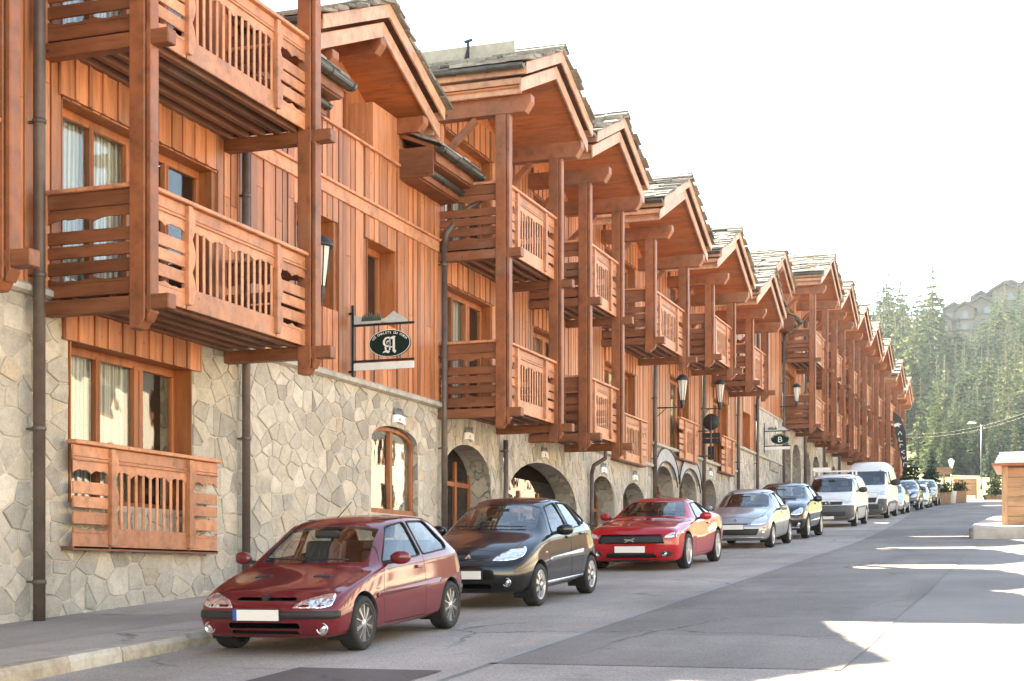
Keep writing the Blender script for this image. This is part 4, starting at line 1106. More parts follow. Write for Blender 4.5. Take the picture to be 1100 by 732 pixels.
# ------------------------------------------------------------------ vehicle shapes
# columns: (ylo, yhi, zb, wl, wm, wb, zbelt, we, ze, zt[, zmid])
S106 = dict(L=3.72, hw=.835, H=1.37, wr=.282, axles=(.70, 3.085), gap=.04, rim='alloy10', rim_r=.205, nose=.09, tail=.06, floor=.20, belt=.85, seat_y=1.55, rear_y_seat=2.45, dash_y=1.28, crease=[(7,1,10,.4),(6,1,11,.35)],
    cols=[(.02,.18,.20,.66,.735,.66,.52,.56,.60,.62,.37), (.09,.28,.16,.77,.80,.745,.56,.63,.65,.67,.38), (.40,.55,.155,.80,.82,.775,.665,.68,.705,.735,.42), (.80,.85,.155,.80,.825,.79,.76,.70,.77,.80,.46),
          (1.16,1.06,.155,.80,.825,.79,.83,.705,.835,.865,.48), (1.36,1.30,.155,.80,.825,.79,.845,.665,.98,1.01,.48), (1.72,1.80,.155,.80,.825,.79,.855,.56,1.275,1.32,.48), (2.1,2.14,.155,.80,.825,.79,.87,.575,1.325,1.365,.48),
          (2.6,2.62,.155,.80,.825,.79,.89,.57,1.33,1.37,.49), (3.08,3.12,.17,.80,.825,.785,.915,.545,1.285,1.33,.50), (3.34,3.36,.19,.78,.81,.765,.925,.60,1.06,1.09,.50), (3.54,3.50,.21,.74,.78,.72,.86,.62,.93,.955,.48), (3.64,3.60,.24,.66,.72,.65,.64,.56,.74,.76,.44)],
    sidewin=[[(1.29,.875),(1.83,1.25),(2.22,1.29),(2.26,.91)], [(2.34,.915),(2.30,1.29),(2.82,1.285),(3.10,1.02),(3.06,.95)]],
    screen=[(-.635,.885),(.635,.885),(.505,1.285),(-.505,1.285)], screen_y=(.6,1.74), rearwin=[(-.52,1.0),(.52,1.0),(.46,1.27),(-.46,1.27)], rear_y=(2.9,),
    doors=[[(1.22,.24),(1.16,.52),(1.26,.88),(1.72,1.305),(2.28,1.325),(2.31,.92),(2.31,.24)]], bonnet=[(-.62,.26),(.62,.26),(.69,1.02),(-.69,1.02)], bonnet_z=.55,
    holes=[[(-.36,.55),(.36,.55),(.33,.585),(-.33,.585)], [(-.42,.275),(.42,.275),(.40,.335),(-.40,.335)], [(-.40,.215),(.40,.215),(.38,.255),(-.38,.255)]],
    mirror=(1.34,.92,.81), mirror_in=(1.55,1.18), handles=[(2.16,.79)],
    patches=[('headlight','front2',[(.33,.485),(.42,.56),(.58,.605),(.69,.625),(.735,.58),(.735,.505),(.64,.48)],'lens'),
             ('bumper_strip','front',[(-.80,.375),(.80,.375),(.80,.455),(-.80,.455)],'trim',.012),
             ('side_moulding','side2',[(1.0,.52),(2.75,.58),(2.75,.63),(1.0,.57)],'paint',.014),
             ('indicator','side2',[(1.0,.61),(1.08,.615),(1.08,.64),(1.0,.635)],'amber'),
             ('bonnet_vent','top',[(.24,.68),(.45,.68),(.43,.77),(.26,.77)],'trim'), ('bonnet_vent','top',[(-.45,.68),(-.24,.68),(-.26,.77),(-.43,.77)],'trim'),
             ('tail_lamp','rear2',[(.50,.70),(.70,.70),(.70,.9),(.55,.9)],'red'), ('rear_bumper_strip','rear',[(-.7,.40),(.7,.40),(.7,.52),(-.7,.52)],'trim',.01), ('side_strip','side2',[(3.36,.40),(3.62,.40),(3.62,.50),(3.36,.50)],'trim',.008)],
    plate=(.415,.26,.055,-.05), plate_blue=True, fogs=[(.64,.275,.052)], wipers=[(.45,-.12,.895,.91),(-.05,-.55,.895,.91)])

SC3 = dict(L=3.85, hw=.835, H=1.50, wr=.295, axles=(.78, 3.24), gap=.05, rim='steelcover', rim_r=.205, nose=.13, tail=.06, floor=.28, belt=.98, seat_y=1.55, rear_y_seat=2.5, dash_y=1.25, crease=[(7,3,10,.25),(6,2,11,.25)],
    cols=[(.04,.22,.24,.56,.62,.58,.62,.50,.74,.77,.42), (.14,.36,.20,.73,.77,.715,.68,.60,.82,.85,.45), (.42,.60,.20,.81,.835,.79,.80,.68,.895,.93,.50), (.80,.86,.20,.815,.845,.805,.90,.70,.96,1.0,.54),
          (1.10,1.02,.20,.815,.845,.81,.955,.70,1.01,1.05,.56), (1.34,1.30,.20,.815,.845,.81,.965,.66,1.18,1.22,.56), (1.66,1.74,.20,.815,.845,.81,.975,.56,1.415,1.455,.56), (2.05,2.1,.20,.815,.845,.81,.99,.58,1.475,1.505,.57),
          (2.6,2.6,.20,.815,.845,.81,1.01,.575,1.455,1.49,.57), (3.1,3.1,.21,.815,.845,.805,1.03,.54,1.375,1.42,.57), (3.45,3.4,.23,.79,.83,.775,1.03,.54,1.20,1.24,.57), (3.70,3.62,.25,.73,.78,.71,.94,.57,1.0,1.03,.54), (3.81,3.74,.28,.62,.68,.62,.68,.52,.76,.78,.48)],
    sidewin=[[(1.42,1.0),(1.74,1.36),(2.13,1.42),(2.16,1.02)], [(2.25,1.025),(2.22,1.42),(2.72,1.395),(2.88,1.06)], [(2.96,1.07),(2.82,1.385),(3.06,1.32),(3.22,1.13)]],
    screen=[(-.65,1.06),(.65,1.06),(.53,1.40),(-.53,1.40)], screen_y=(.5,1.68), rearwin=[(-.5,1.1),(.5,1.1),(.44,1.36),(-.44,1.36)], rear_y=(2.9,),
    doors=[[(1.20,.32),(1.16,.62),(1.28,.99),(1.70,1.41),(2.18,1.445),(2.20,.98),(2.20,.32)], [(2.22,.32),(2.22,.98),(2.20,1.445),(2.74,1.415),(2.96,1.05),(2.90,.72),(2.78,.55),(2.70,.32)]],
    bonnet=[(-.56,.30),(.56,.30),(.68,.98),(-.68,.98)], bonnet_z=.66,
    holes=[[(-.36,.275),(.36,.275),(.34,.35),(-.34,.35)]],
    mirror=(1.46,1.03,.82), mirror_in=(1.50,1.31), handles=[(2.08,.91),(2.78,.94)], mirror_s=1.1,
    patches=[('headlight','front2',[(.33,.665),(.42,.75),(.56,.83),(.68,.85),(.735,.80),(.735,.72),(.64,.675),(.48,.66)],'lens'),
             ('grille','front',[(-.34,.60),(.34,.60),(.40,.655),(-.40,.655)],'trim'), ('grille','front',[(-.30,.68),(.30,.68),(.34,.735),(-.34,.735)],'trim'),
             ('side_moulding','side2',[(1.22,.60),(2.80,.66),(2.80,.715),(1.22,.655)],'alloy',.012), ('sill_strip','side2',[(1.15,.285),(2.85,.285),(2.85,.325),(1.15,.325)],'alloy',.006),
             ('indicator','side2',[(1.02,.72),(1.10,.725),(1.10,.75),(1.02,.745)],'amber'), ('tail_lamp','rear2',[(.52,.9),(.70,.9),(.64,1.2),(.55,1.2)],'red')],
    plate=(.475,.26,.055,-.02), fogs=[(.56,.37,.05)], wipers=[(.5,-.15,1.075,1.09),(-.1,-.55,1.075,1.09)])

SMU = dict(L=4.78, hw=.955, H=1.38, wr=.345, axles=(.93, 3.65), gap=.045, rim='alloy5d', rim_r=.255, nose=.12, tail=.06, floor=.20, belt=.93, seat_y=2.1, rear_y_seat=2.9, dash_y=1.72, rear_seat=False, crease=[(7,2,12,.35),(6,3,12,.3)],
    cols=[(.03,.09,.20,.76,.86,.81,.66,.73,.765,.79,.44), (.13,.22,.16,.89,.925,.88,.745,.79,.835,.86,.47), (.50,.60,.16,.92,.945,.90,.79,.77,.855,.885,.50), (.95,1.0,.16,.925,.965,.925,.875,.79,.915,.95,.54),
          (1.40,1.45,.16,.925,.955,.915,.905,.79,.94,.98,.54), (1.66,1.56,.16,.925,.95,.90,.915,.78,.96,1.0,.54), (1.92,1.86,.16,.925,.95,.895,.92,.70,1.12,1.16,.54), (2.25,2.28,.16,.925,.95,.895,.93,.60,1.31,1.35,.54),
          (2.65,2.70,.16,.925,.95,.90,.945,.60,1.345,1.385,.54), (3.10,3.15,.16,.925,.955,.915,.97,.575,1.30,1.345,.56), (3.60,3.62,.17,.93,.975,.935,1.0,.60,1.15,1.20,.58), (4.05,4.05,.19,.92,.965,.92,.99,.70,1.03,1.08,.58), (4.45,4.42,.22,.86,.92,.86,.95,.72,1.0,1.03,.56), (4.72,4.68,.26,.76,.82,.76,.80,.68,.92,.94,.52)],
    sidewin=[[(2.02,.965),(2.36,1.265),(2.86,1.28),(2.92,1.0)], [(2.99,1.005),(2.94,1.275),(3.22,1.24),(3.52,1.08)]],
    screen=[(-.70,1.015),(.70,1.015),(.55,1.295),(-.55,1.295)], screen_y=(1.1,2.28), rearwin=[(-.5,1.08),(.5,1.08),(.46,1.26),(-.46,1.26)], rear_y=(3.2,),
    doors=[[(1.66,.28),(1.60,.55),(1.74,.93),(2.30,1.305),(2.92,1.32),(2.98,.98),(3.06,.62),(2.98,.28)]], bonnet=[(-.66,.24),(.66,.24),(.76,1.52),(-.76,1.52)], bonnet_z=.62,
    holes=[[(-.67,.525),(.67,.525),(.60,.705),(-.60,.705)], [(-.52,.255),(.52,.255),(.46,.345),(-.46,.345)]],
    mirror=(1.98,1.0,.90), mirror_in=(2.05,1.22), handles=[(2.82,.85)], mirror_s=1.1,
    patches=[('headlight','front2',[(.64,.63),(.70,.70),(.88,.765),(.925,.72),(.90,.655),(.78,.63)],'lens'), ('fog_recess','front2',[(.58,.27),(.80,.285),(.82,.385),(.60,.375)],'trim'),
             ('grille_pad','front',[(-.67,.525),(.67,.525),(.60,.705),(-.60,.705)],'trim',-.05), ('intake_pad','front',[(-.52,.255),(.52,.255),(.46,.345),(-.46,.345)],'trim',-.05),
             ('front_splitter','front',[(-.72,.17),(.72,.17),(.74,.215),(-.74,.215)],'trim',.01), ('tail_lamp','rear2',[(.45,.78),(.72,.78),(.72,.92),(.45,.92)],'red')],
    plate=(.42,.30,.062,.0), fogs=[(.66,.33,.035)], wipers=[(.5,-.1,1.03,1.045)])

SCL = dict(sub=2, L=4.03, hw=.86, H=1.49, wr=.305, axles=(.82, 3.40), gap=.05, rim='alloy5d', rim_r=.215, nose=.13, tail=.07, floor=.26, belt=.95, seat_y=1.65, rear_y_seat=2.6, dash_y=1.36,
    cols=[(.04,.20,.22,.60,.68,.62,.60,.54,.72,.75,.42), (.14,.34,.19,.77,.81,.75,.68,.63,.79,.83,.45), (.45,.60,.19,.83,.855,.81,.79,.70,.87,.91,.50), (.85,.9,.19,.835,.87,.83,.875,.72,.93,.97,.54),
          (1.20,1.12,.19,.835,.865,.83,.925,.72,.98,1.02,.55), (1.44,1.38,.19,.835,.865,.83,.935,.68,1.12,1.16,.55), (1.78,1.84,.19,.835,.865,.83,.945,.58,1.39,1.43,.55), (2.2,2.22,.19,.835,.865,.83,.96,.60,1.45,1.49,.55),
          (2.75,2.75,.19,.835,.865,.83,.985,.59,1.44,1.48,.56), (3.25,3.25,.20,.835,.865,.825,1.01,.56,1.38,1.42,.56), (3.62,3.60,.22,.81,.85,.80,1.02,.58,1.2,1.24,.56), (3.86,3.80,.25,.75,.80,.74,.94,.60,1.0,1.03,.54), (3.98,3.92,.28,.64,.71,.64,.68,.54,.76,.78,.48)],
    sidewin=[[(1.56,.965),(1.86,1.335),(2.28,1.39),(2.32,.995)], [(2.40,1.0),(2.36,1.39),(2.86,1.375),(3.06,1.03)], [(3.14,1.04),(2.96,1.365),(3.18,1.31),(3.36,1.12)]],
    screen=[(-.66,1.03),(.66,1.03),(.55,1.375),(-.55,1.375)], screen_y=(.6,1.78), rearwin=[(-.5,1.08),(.5,1.08),(.45,1.34),(-.45,1.34)], rear_y=(3.0,),
    doors=[[(1.32,.30),(1.28,.60),(1.42,.96),(1.82,1.385),(2.34,1.42),(2.36,.97),(2.36,.30)], [(2.38,.30),(2.38,.97),(2.36,1.42),(2.9,1.395),(3.14,1.03),(3.06,.70),(2.94,.52),(2.86,.30)]],
    bonnet=[(-.60,.28),(.60,.28),(.71,1.08),(-.71,1.08)], bonnet_z=.64, holes=[[(-.55,.34),(.55,.34),(.62,.50),(-.62,.50)]],
    mirror=(1.60,1.0,.84), mirror_in=(1.62,1.28), handles=[(2.22,.88),(2.92,.92)],
    patches=[('headlight','front2',[(.38,.60),(.46,.72),(.60,.80),(.72,.83),(.765,.76),(.76,.64),(.62,.59)],'lens'), ('intake_pad','front',[(-.55,.34),(.55,.34),(.62,.50),(-.62,.50)],'trim',-.04),
             ('grille','front',[(-.32,.60),(.32,.60),(.36,.635),(-.36,.635)],'trim'), ('indicator','front2',[(.70,.50),(.78,.50),(.78,.54),(.70,.54)],'amber'), ('bumper_strip','front',[(-.68,.235),(.68,.235),(.70,.285),(-.70,.285)],'chrome',.008), ('tail_lamp','rear2',[(.55,.8),(.72,.8),(.68,1.1),(.58,1.1)],'red')],
    plate=(.545,.26,.058,-.02), fogs=[(.68,.40,.05)], wipers=[(.5,-.15,1.05,1.065)])

SSU = dict(SCL); SSU.update(L=4.36, hw=.92, H=1.64, wr=.345, axles=(.88, 3.50), gap=.06, rim='alloy5', rim_r=.235, nose=.14, floor=.36, belt=1.08, seat_y=1.75, rear_y_seat=2.75, dash_y=1.42, mirror=(1.66,1.14,.90), mirror_in=(1.7,1.42), mirror_s=1.25, handles=[(2.35,1.0),(3.1,1.04)],
    cols=[(.04,.18,.30,.64,.74,.68,.72,.60,.86,.89,.52), (.14,.30,.26,.82,.87,.82,.80,.70,.93,.97,.55), (.45,.55,.25,.88,.915,.88,.93,.77,1.02,1.06,.60), (.88,.9,.25,.89,.93,.895,1.02,.79,1.08,1.12,.64),
          (1.22,1.16,.25,.89,.925,.89,1.06,.78,1.12,1.16,.66), (1.48,1.42,.25,.89,.925,.89,1.07,.74,1.26,1.30,.66), (1.84,1.92,.25,.89,.925,.89,1.085,.64,1.53,1.57,.66), (2.3,2.35,.25,.89,.925,.89,1.10,.66,1.60,1.64,.66),
          (2.9,2.92,.25,.89,.925,.89,1.12,.65,1.59,1.63,.66), (3.45,3.45,.26,.89,.925,.885,1.15,.62,1.53,1.57,.66), (3.85,3.82,.30,.86,.90,.86,1.16,.64,1.35,1.39,.66), (4.12,4.06,.33,.80,.86,.80,1.08,.66,1.14,1.17,.64), (4.28,4.2,.36,.70,.78,.70,.82,.60,.90,.92,.58)],
    sidewin=[[(1.62,1.115),(1.94,1.475),(2.40,1.53),(2.44,1.14)], [(2.53,1.145),(2.49,1.53),(3.06,1.515),(3.28,1.17)], [(3.36,1.18),(3.16,1.505),(3.44,1.45),(3.64,1.25)]],
    screen=[(-.72,1.17),(.72,1.17),(.61,1.52),(-.61,1.52)], screen_y=(.7,1.9), rearwin=[(-.55,1.22),(.55,1.22),(.5,1.5),(-.5,1.5)], rear_y=(3.2,),
    doors=[[(1.40,.40),(1.34,.70),(1.48,1.1),(1.9,1.53),(2.46,1.565),(2.48,1.1),(2.48,.40)], [(2.50,.40),(2.50,1.1),(2.48,1.565),(3.1,1.545),(3.36,1.17),(3.26,.8),(3.12,.60),(3.02,.40)]],
    bonnet=[(-.66,.26),(.66,.26),(.77,1.10),(-.77,1.10)], bonnet_z=.8, holes=[[(-.62,.36),(.62,.36),(.66,.52),(-.66,.52)], [(-.50,.60),(.50,.60),(.56,.74),(-.56,.74)]],
    patches=[('headlight','front2',[(.50,.72),(.58,.82),(.78,.92),(.84,.88),(.82,.74),(.70,.70)],'lens'), ('intake_pad','front',[(-.62,.36),(.62,.36),(.66,.52),(-.66,.52)],'trim',-.04), ('grille_pad','front',[(-.50,.60),(.50,.60),(.56,.74),(-.56,.74)],'trim',-.03), ('grille_bar','front',[(-.5,.655),(.5,.655),(.5,.68),(-.5,.68)],'chrome',.004),
             ('bumper_strip','front',[(-.74,.31),(.74,.31),(.76,.355),(-.76,.355)],'chrome',.012), ('side_moulding','side2',[(1.35,.47),(3.1,.50),(3.1,.55),(1.35,.52)],'chrome',.01), ('tail_lamp','rear2',[(.6,.95),(.78,.95),(.74,1.2),(.62,1.2)],'red')],
    plate=(.56,.26,.055,-.02), fogs=[(.72,.44,.05)], wipers=[(.5,-.15,1.19,1.205)])

ST5 = dict(sub=2, L=4.89, hw=.955, H=1.93, wr=.335, axles=(.92, 3.92), gap=.05, rim='steelcover', rim_r=.225, nose=.10, tail=.03, floor=.55, belt=1.22, seat_y=1.35, rear_y_seat=2.9, dash_y=.98, rear_seat=False,
    cols=[(.03,.14,.26,.74,.84,.78,.74,.70,.93,.96,.50), (.14,.26,.22,.88,.925,.88,.84,.78,1.02,1.06,.54), (.45,.52,.21,.93,.955,.92,1.0,.84,1.13,1.17,.60), (.80,.76,.21,.94,.96,.94,1.15,.84,1.20,1.24,.64),
          (1.04,.98,.21,.94,.96,.94,1.19,.81,1.34,1.38,.66), (1.40,1.52,.21,.94,.96,.94,1.20,.755,1.82,1.88,.68), (1.9,1.95,.21,.94,.96,.945,1.22,.765,1.88,1.935,.70), (2.6,2.6,.21,.94,.96,.945,1.24,.77,1.89,1.945,.70),
          (3.6,3.6,.21,.94,.96,.945,1.24,.77,1.885,1.94,.70), (4.5,4.45,.22,.94,.96,.94,1.24,.76,1.86,1.91,.70), (4.78,4.68,.25,.91,.935,.90,1.22,.74,1.74,1.79,.70), (4.86,4.78,.30,.84,.87,.83,1.05,.73,1.3,1.34,.66)],
    sidewin=[[(1.18,1.25),(1.52,1.74),(2.10,1.77),(2.12,1.27)]],
    screen=[(-.78,1.26),(.78,1.26),(.70,1.79),(-.70,1.79)], screen_y=(.5,1.5), doors=[[(1.06,.32),(1.02,.8),(1.10,1.22),(1.50,1.80),(2.2,1.84),(2.22,1.2),(2.22,.32)], [(2.26,.34),(2.26,1.84),(3.4,1.84),(3.4,.34)]],
    bonnet=[(-.74,.22),(.74,.22),(.82,.80),(-.82,.80)], bonnet_z=.86, holes=[[(-.62,.40),(.62,.40),(.66,.52),(-.66,.52)]],
    mirror=(1.22,1.32,.94), mirror_in=(1.3,1.68), mirror_s=1.45, handles=[(2.1,1.05)],
    patches=[('headlight','front2',[(.52,.80),(.56,.93),(.74,.97),(.86,.98),(.87,.84),(.72,.80)],'lens'), ('grille','front',[(-.50,.80),(.50,.80),(.54,.92),(-.54,.92)],'trim'), ('front_bumper','front',[(-.93,.26),(.93,.26),(.93,.78),(-.93,.78)],'greytrim',.012),
             ('intake_pad','front',[(-.62,.40),(.62,.40),(.66,.56),(-.66,.56)],'trim',.02), ('side_moulding','side2',[(1.3,.66),(3.5,.66),(3.5,.73),(1.3,.73)],'greytrim',.01), ('tail_lamp','rear2',[(.78,.9),(.88,.9),(.84,1.3),(.76,1.3)],'red')],
    plate=(.345,.26,.055,-.02), wipers=[(.6,-.1,1.28,1.29),(-.1,-.7,1.28,1.29)], mirror_mat=CM['trim'])

SMO = dict(ST5); SMO.update(L=5.55, hw=1.03, H=2.5, wr=.345, axles=(.86, 4.5), nose=.10, belt=1.45, floor=.7, seat_y=1.5, dash_y=1.1, mirror=(1.35,1.55,1.02), mirror_in=(1.4,1.95), mirror_s=2.0, handles=[(2.2,1.15)],
    cols=[(.03,.16,.26,.78,.90,.84,.80,.76,1.08,1.11,.52), (.16,.30,.22,.95,1.0,.96,.94,.86,1.18,1.22,.56), (.50,.52,.21,1.0,1.03,1.0,1.14,.91,1.31,1.35,.62), (.86,.80,.21,1.01,1.035,1.01,1.34,.91,1.39,1.43,.66),
          (1.12,1.06,.21,1.01,1.035,1.01,1.40,.88,1.56,1.60,.68), (1.50,1.60,.21,1.01,1.035,1.01,1.42,.84,2.14,2.20,.70), (1.9,2.05,.21,1.01,1.035,1.015,1.46,.83,2.40,2.46,.72), (2.6,2.65,.21,1.01,1.035,1.02,1.52,.84,2.44,2.50,.74),
          (3.8,3.8,.21,1.01,1.035,1.02,1.52,.84,2.44,2.50,.74), (5.0,5.0,.22,1.01,1.035,1.015,1.52,.84,2.43,2.49,.74), (5.44,5.42,.25,.98,1.01,.98,1.48,.82,2.30,2.36,.74), (5.52,5.48,.30,.92,.95,.92,1.2,.80,1.6,1.64,.7)],
    sidewin=[[(1.26,1.46),(1.60,2.02),(2.20,2.04),(2.22,1.48)]], screen=[(-.84,1.46),(.84,1.46),(.78,2.06),(-.78,2.06)], screen_y=(.5,1.6),
    doors=[[(1.12,.34),(1.08,.85),(1.16,1.44),(1.58,2.1),(2.3,2.12),(2.32,1.3),(2.32,.34)], [(2.38,.36),(2.38,2.2),(3.5,2.2),(3.5,.36)]], bonnet=[(-.8,.24),(.8,.24),(.88,.84),(-.88,.84)], bonnet_z=.95, holes=[[(-.66,.44),(.66,.44),(.70,.60),(-.70,.60)]],
    patches=[('headlight','front2',[(.58,.98),(.62,1.12),(.84,1.22),(.93,1.20),(.93,1.0),(.76,.96)],'lens'), ('grille','front',[(-.54,.70),(.54,.70),(.60,.92),(-.60,.92)],'trim',.006), ('front_bumper','front',[(-1.0,.26),(1.0,.26),(1.0,.66),(-1.0,.66)],'greytrim',.012), ('bumper_corner','front2',[(.62,.66),(1.0,.66),(1.0,.86),(.66,.86)],'greytrim',.012),
             ('intake_pad','front',[(-.66,.44),(.66,.44),(.70,.60),(-.70,.60)],'trim',.02), ('side_moulding','side2',[(1.3,.62),(4.0,.62),(4.0,.76),(1.3,.76)],'greytrim',.012), ('tail_lamp','rear2',[(.86,1.0),(.95,1.0),(.93,1.4),(.85,1.4)],'red')],
    plate=(.36,.26,.055,0), fogs=[(.80,.42,.05)], wipers=[(.6,-.1,1.49,1.5)])

# ------------------------------------------------------------------ parked vehicles, near to far
PT = dict(wine=paint('wine_red_paint', (.150,.010,.015), .1), black=paint('black_paint', (.006,.006,.0065)), red=paint('signal_red_paint', (.42,.006,.011)), grey=paint('grey_paint', (.36,.365,.365), .5),
          navy=paint('blue_black_paint', (.008,.009,.012)), white=paint('white_paint', (.74,.73,.70)), silver=paint('silver_paint', (.42,.43,.44), .5), steel=paint('steel_blue_paint', (.05,.06,.10), .3), olive=paint('olive_paint', (.16,.155,.11), .3))
def park(nm, lab, S, pm, yw, cat='car'):
    y = yw - S['axles'][0]
    return make_car(nm, lab, (-6.70 - S['hw'] + .02, y, gz(y) - .008), S, pm, cat)
v1, b1 = park('hatchback', 'dark red three-door hatchback with black bumper strip, first car at the kerb', S106, PT['wine'], 14.2); badge(v1, b1, 'shield', .57, .05)
an = MB(); an.tube([(-.05, 1.9, 1.35), (-.02, 2.2, 1.52)], .006, 5); an.build('aerial', CM['trim'], v1, org=(0,0,0))
v2, b2 = park('hatchback', 'black five-door hatchback with silver side strips, behind the dark red hatchback', SC3, PT['black'], 19.9); badge(v2, b2, 'chevrons', .70, .085)
v3, b3 = park('coupe', 'bright red sports coupe with wide black grille', SMU, PT['red'], 29.0); badge(v3, b3, 'horse', .59, .085)
v4, b4 = park('hatchback', 'grey five-door hatchback parked behind the bright red coupe', SCL, PT['grey'], 38.5); badge(v4, b4, 'diamond', .70, .06)
v5, b5 = park('crossover_car', 'black crossover car with chrome trim, in front of the smaller pale van', SSU, PT['navy'], 44.4)
v6, b6 = park('van', 'silver-white delivery van with grey plastic bumper', ST5, PT['white'], 56.0, 'van'); badge(v6, b6, 'ring', .86, .075)
rk = MB()
for y in (1.75, 2.9):
    rk.box(-.72, .72, y-.03, y+.03, 2.0, 2.045)
    for x in (-.7, .7): rk.box(x-.025, x+.025, y-.03, y+.03, 1.86, 2.0)
rk.box(-.74, -.70, 1.6, 3.0, 2.05, 2.12); rk.box(-.74, -.10, 1.70, 1.72, 2.05, 2.17); rk.build('roof_rack', M['white'], v6, org=(0,0,0))
v7, b7 = park('van', 'tall white high-roof van', SMO, PT['white'], 67.4, 'van')
def recopy(src, lab, S, pm, yw, old, nm):
    y = yw - S['axles'][0]; c = copy_tree(src, (-6.70 - S['hw'], y, gz(y)), None, lab); c.name = nm
    def walk(o):
        for ch in [x for x in bpy.data.objects if x.parent == o]:
            for sl in ch.material_slots:
                if sl.material == old: sl.link = 'OBJECT'; sl.material = pm
            walk(ch)
    walk(c); return c
recopy(v4, 'silver car parked just behind the tall white van', SCL, PT['silver'], 75.2, PT['grey'], 'hatchback')
recopy(v5, 'dark blue people carrier far up the street behind the vans', SSU, PT['steel'], 83.6, PT['navy'], 'people_carrier')
recopy(v1, 'small white car far up the street behind the dark blue people carrier', S106, PT['white'], 90.5, PT['wine'], 'hatchback')
recopy(v5, 'olive estate car, last in the parked row', SSU, PT['olive'], 97.5, PT['navy'], 'estate_car')

# ------------------------------------------------------------------ ground, road, pavement
M['asph'] = asphalt('road_asphalt', (.28,.242,.21), .55); M['park'] = asphalt('parking_asphalt', (.44,.378,.325), .6)
M['walk'] = asphalt('pavement_asphalt', (.43,.36,.305), .35); M['patch'] = asphalt('bitumen_patch', (.15,.118,.10), .4)
M['seam'] = asphalt('seam_filler', (.36,.35,.335), .2)
def sstep(a, b, x): t = max(0., min(1., (x-a)/(b-a))); return t*t*(3-2*t)
def terrain(x, y):
    """street slope, then a meadow, then the forested hill behind"""
    z = -CAMH + SLOPE*min(y, 132) + .095*max(0, min(y, 205)-132)
    z += 48*sstep(195, 430, y + .25*(x+10)) * (.72 + .28*sstep(-90, 10, x)) + .06*max(0, min(y-430, 900))
    z -= .16*max(0, y-560)
    if y > 140: z += 1.2*math.sin(x*.07+1)*math.sin(y*.05)*sstep(140, 220, y)
    if x < -26: z -= 0
    return z
def ground_mat():
    t = NT('ground_surface'); p = t.pr(Roughness=.9, Specular_IOR_Level=.2); co = t.coord()
    sp = t.n('ShaderNodeSeparateXYZ'); t.l(co, sp.inputs[0])
    a = t.noise(co, .35, 5, .6); b = t.noise(co, 60, 3, .8); g = t.noise(co, .12, 5, .6)
    pav = t.mix(1.0, t.ramp(a, [(.3, (.235,.212,.192)), (.7, (.33,.30,.272))]), t.ramp(b, [(.3, (.75,.75,.75)), (.55, (1,1,1)), (.8, (1.25,1.25,1.25))]), 'MULTIPLY')
    grass = t.ramp(g, [(.3, (.10,.115,.035)), (.7, (.17,.16,.055))])
    m = t.n('ShaderNodeMapRange'); m.inputs[1].default_value = 131; m.inputs[2].default_value = 133.5; t.l(t.math('MULTIPLY_ADD', a, 4), m.inputs[0]); t.l(sp.outputs[1], m.inputs[0].links[0].from_node.inputs[2])
    t.l(t.mix(m.outputs[0], pav, grass), p.inputs['Base Color']); t.bump(b, .3, .01, p); return t.mat
M['ground'] = ground_mat()
def sheet(name, xs, ys, f, mat):
    mb = MB(); nx = len(xs)
    mb.add([(x, y, f(x, y)) for y in ys for x in xs], [(j*nx+i, j*nx+i+1, (j+1)*nx+i+1, (j+1)*nx+i) for j in range(len(ys)-1) for i in range(nx-1)], 0, True)
    return tag(mb.build(name, mat), kind='structure')
xs_ = [-1500,-900,-600,-400,-300,-220,-160,-120,-90,-70] + list(range(-60, 61, 6)) + [70,90,120,160,220,300,400,600,900,1500]
ys_ = [-300,-120,-60,-30,-10,0,20,40,60,80,100,120,132] + list(range(140, 480, 10)) + [500,540,600,700,900,1200,1700]
sheet('ground', xs_, ys_, lambda x, y: terrain(x, y) - .014, M['ground'])
def strip(name, xa, xb, ya, yb, dz, mat, n=1):
    mb = MB()
    fx = lambda f, y: f(y) if callable(f) else f
    for i in range(n):
        p, q = ya+(yb-ya)*i/n, ya+(yb-ya)*(i+1)/n
        mb.add([(fx(xa,p),p,gz(p)+dz),(fx(xb,p),p,gz(p)+dz),(fx(xb,q),q,gz(q)+dz),(fx(xa,q),q,gz(q)+dz)], [(0,1,2,3)])
    return tag(mb.build(name, M[mat]), kind='structure')
def edge_x(y): return -4.95 if y < 40 else -4.95 - 1.9*((min(y, 82)-40)/42)**1.3
def right_x(y): return -1.72 + .02*math.sin(y*.9)
strip('parking_strip', XK, lambda y: edge_x(y)-.03, -10, 128, -.010, 'park', n=60)
strip('old_road', lambda y: -4.9, lambda y: right_x(y)-.05, -10, 13.35, -.010, 'park', n=30)
strip('road', edge_x, right_x, 13.3, 131, -.006, 'asph', n=140)
strip('road_seam', lambda y: edge_x(y)-.05, lambda y: edge_x(y)+.03, 13.3, 128, -.002, 'seam', n=70)
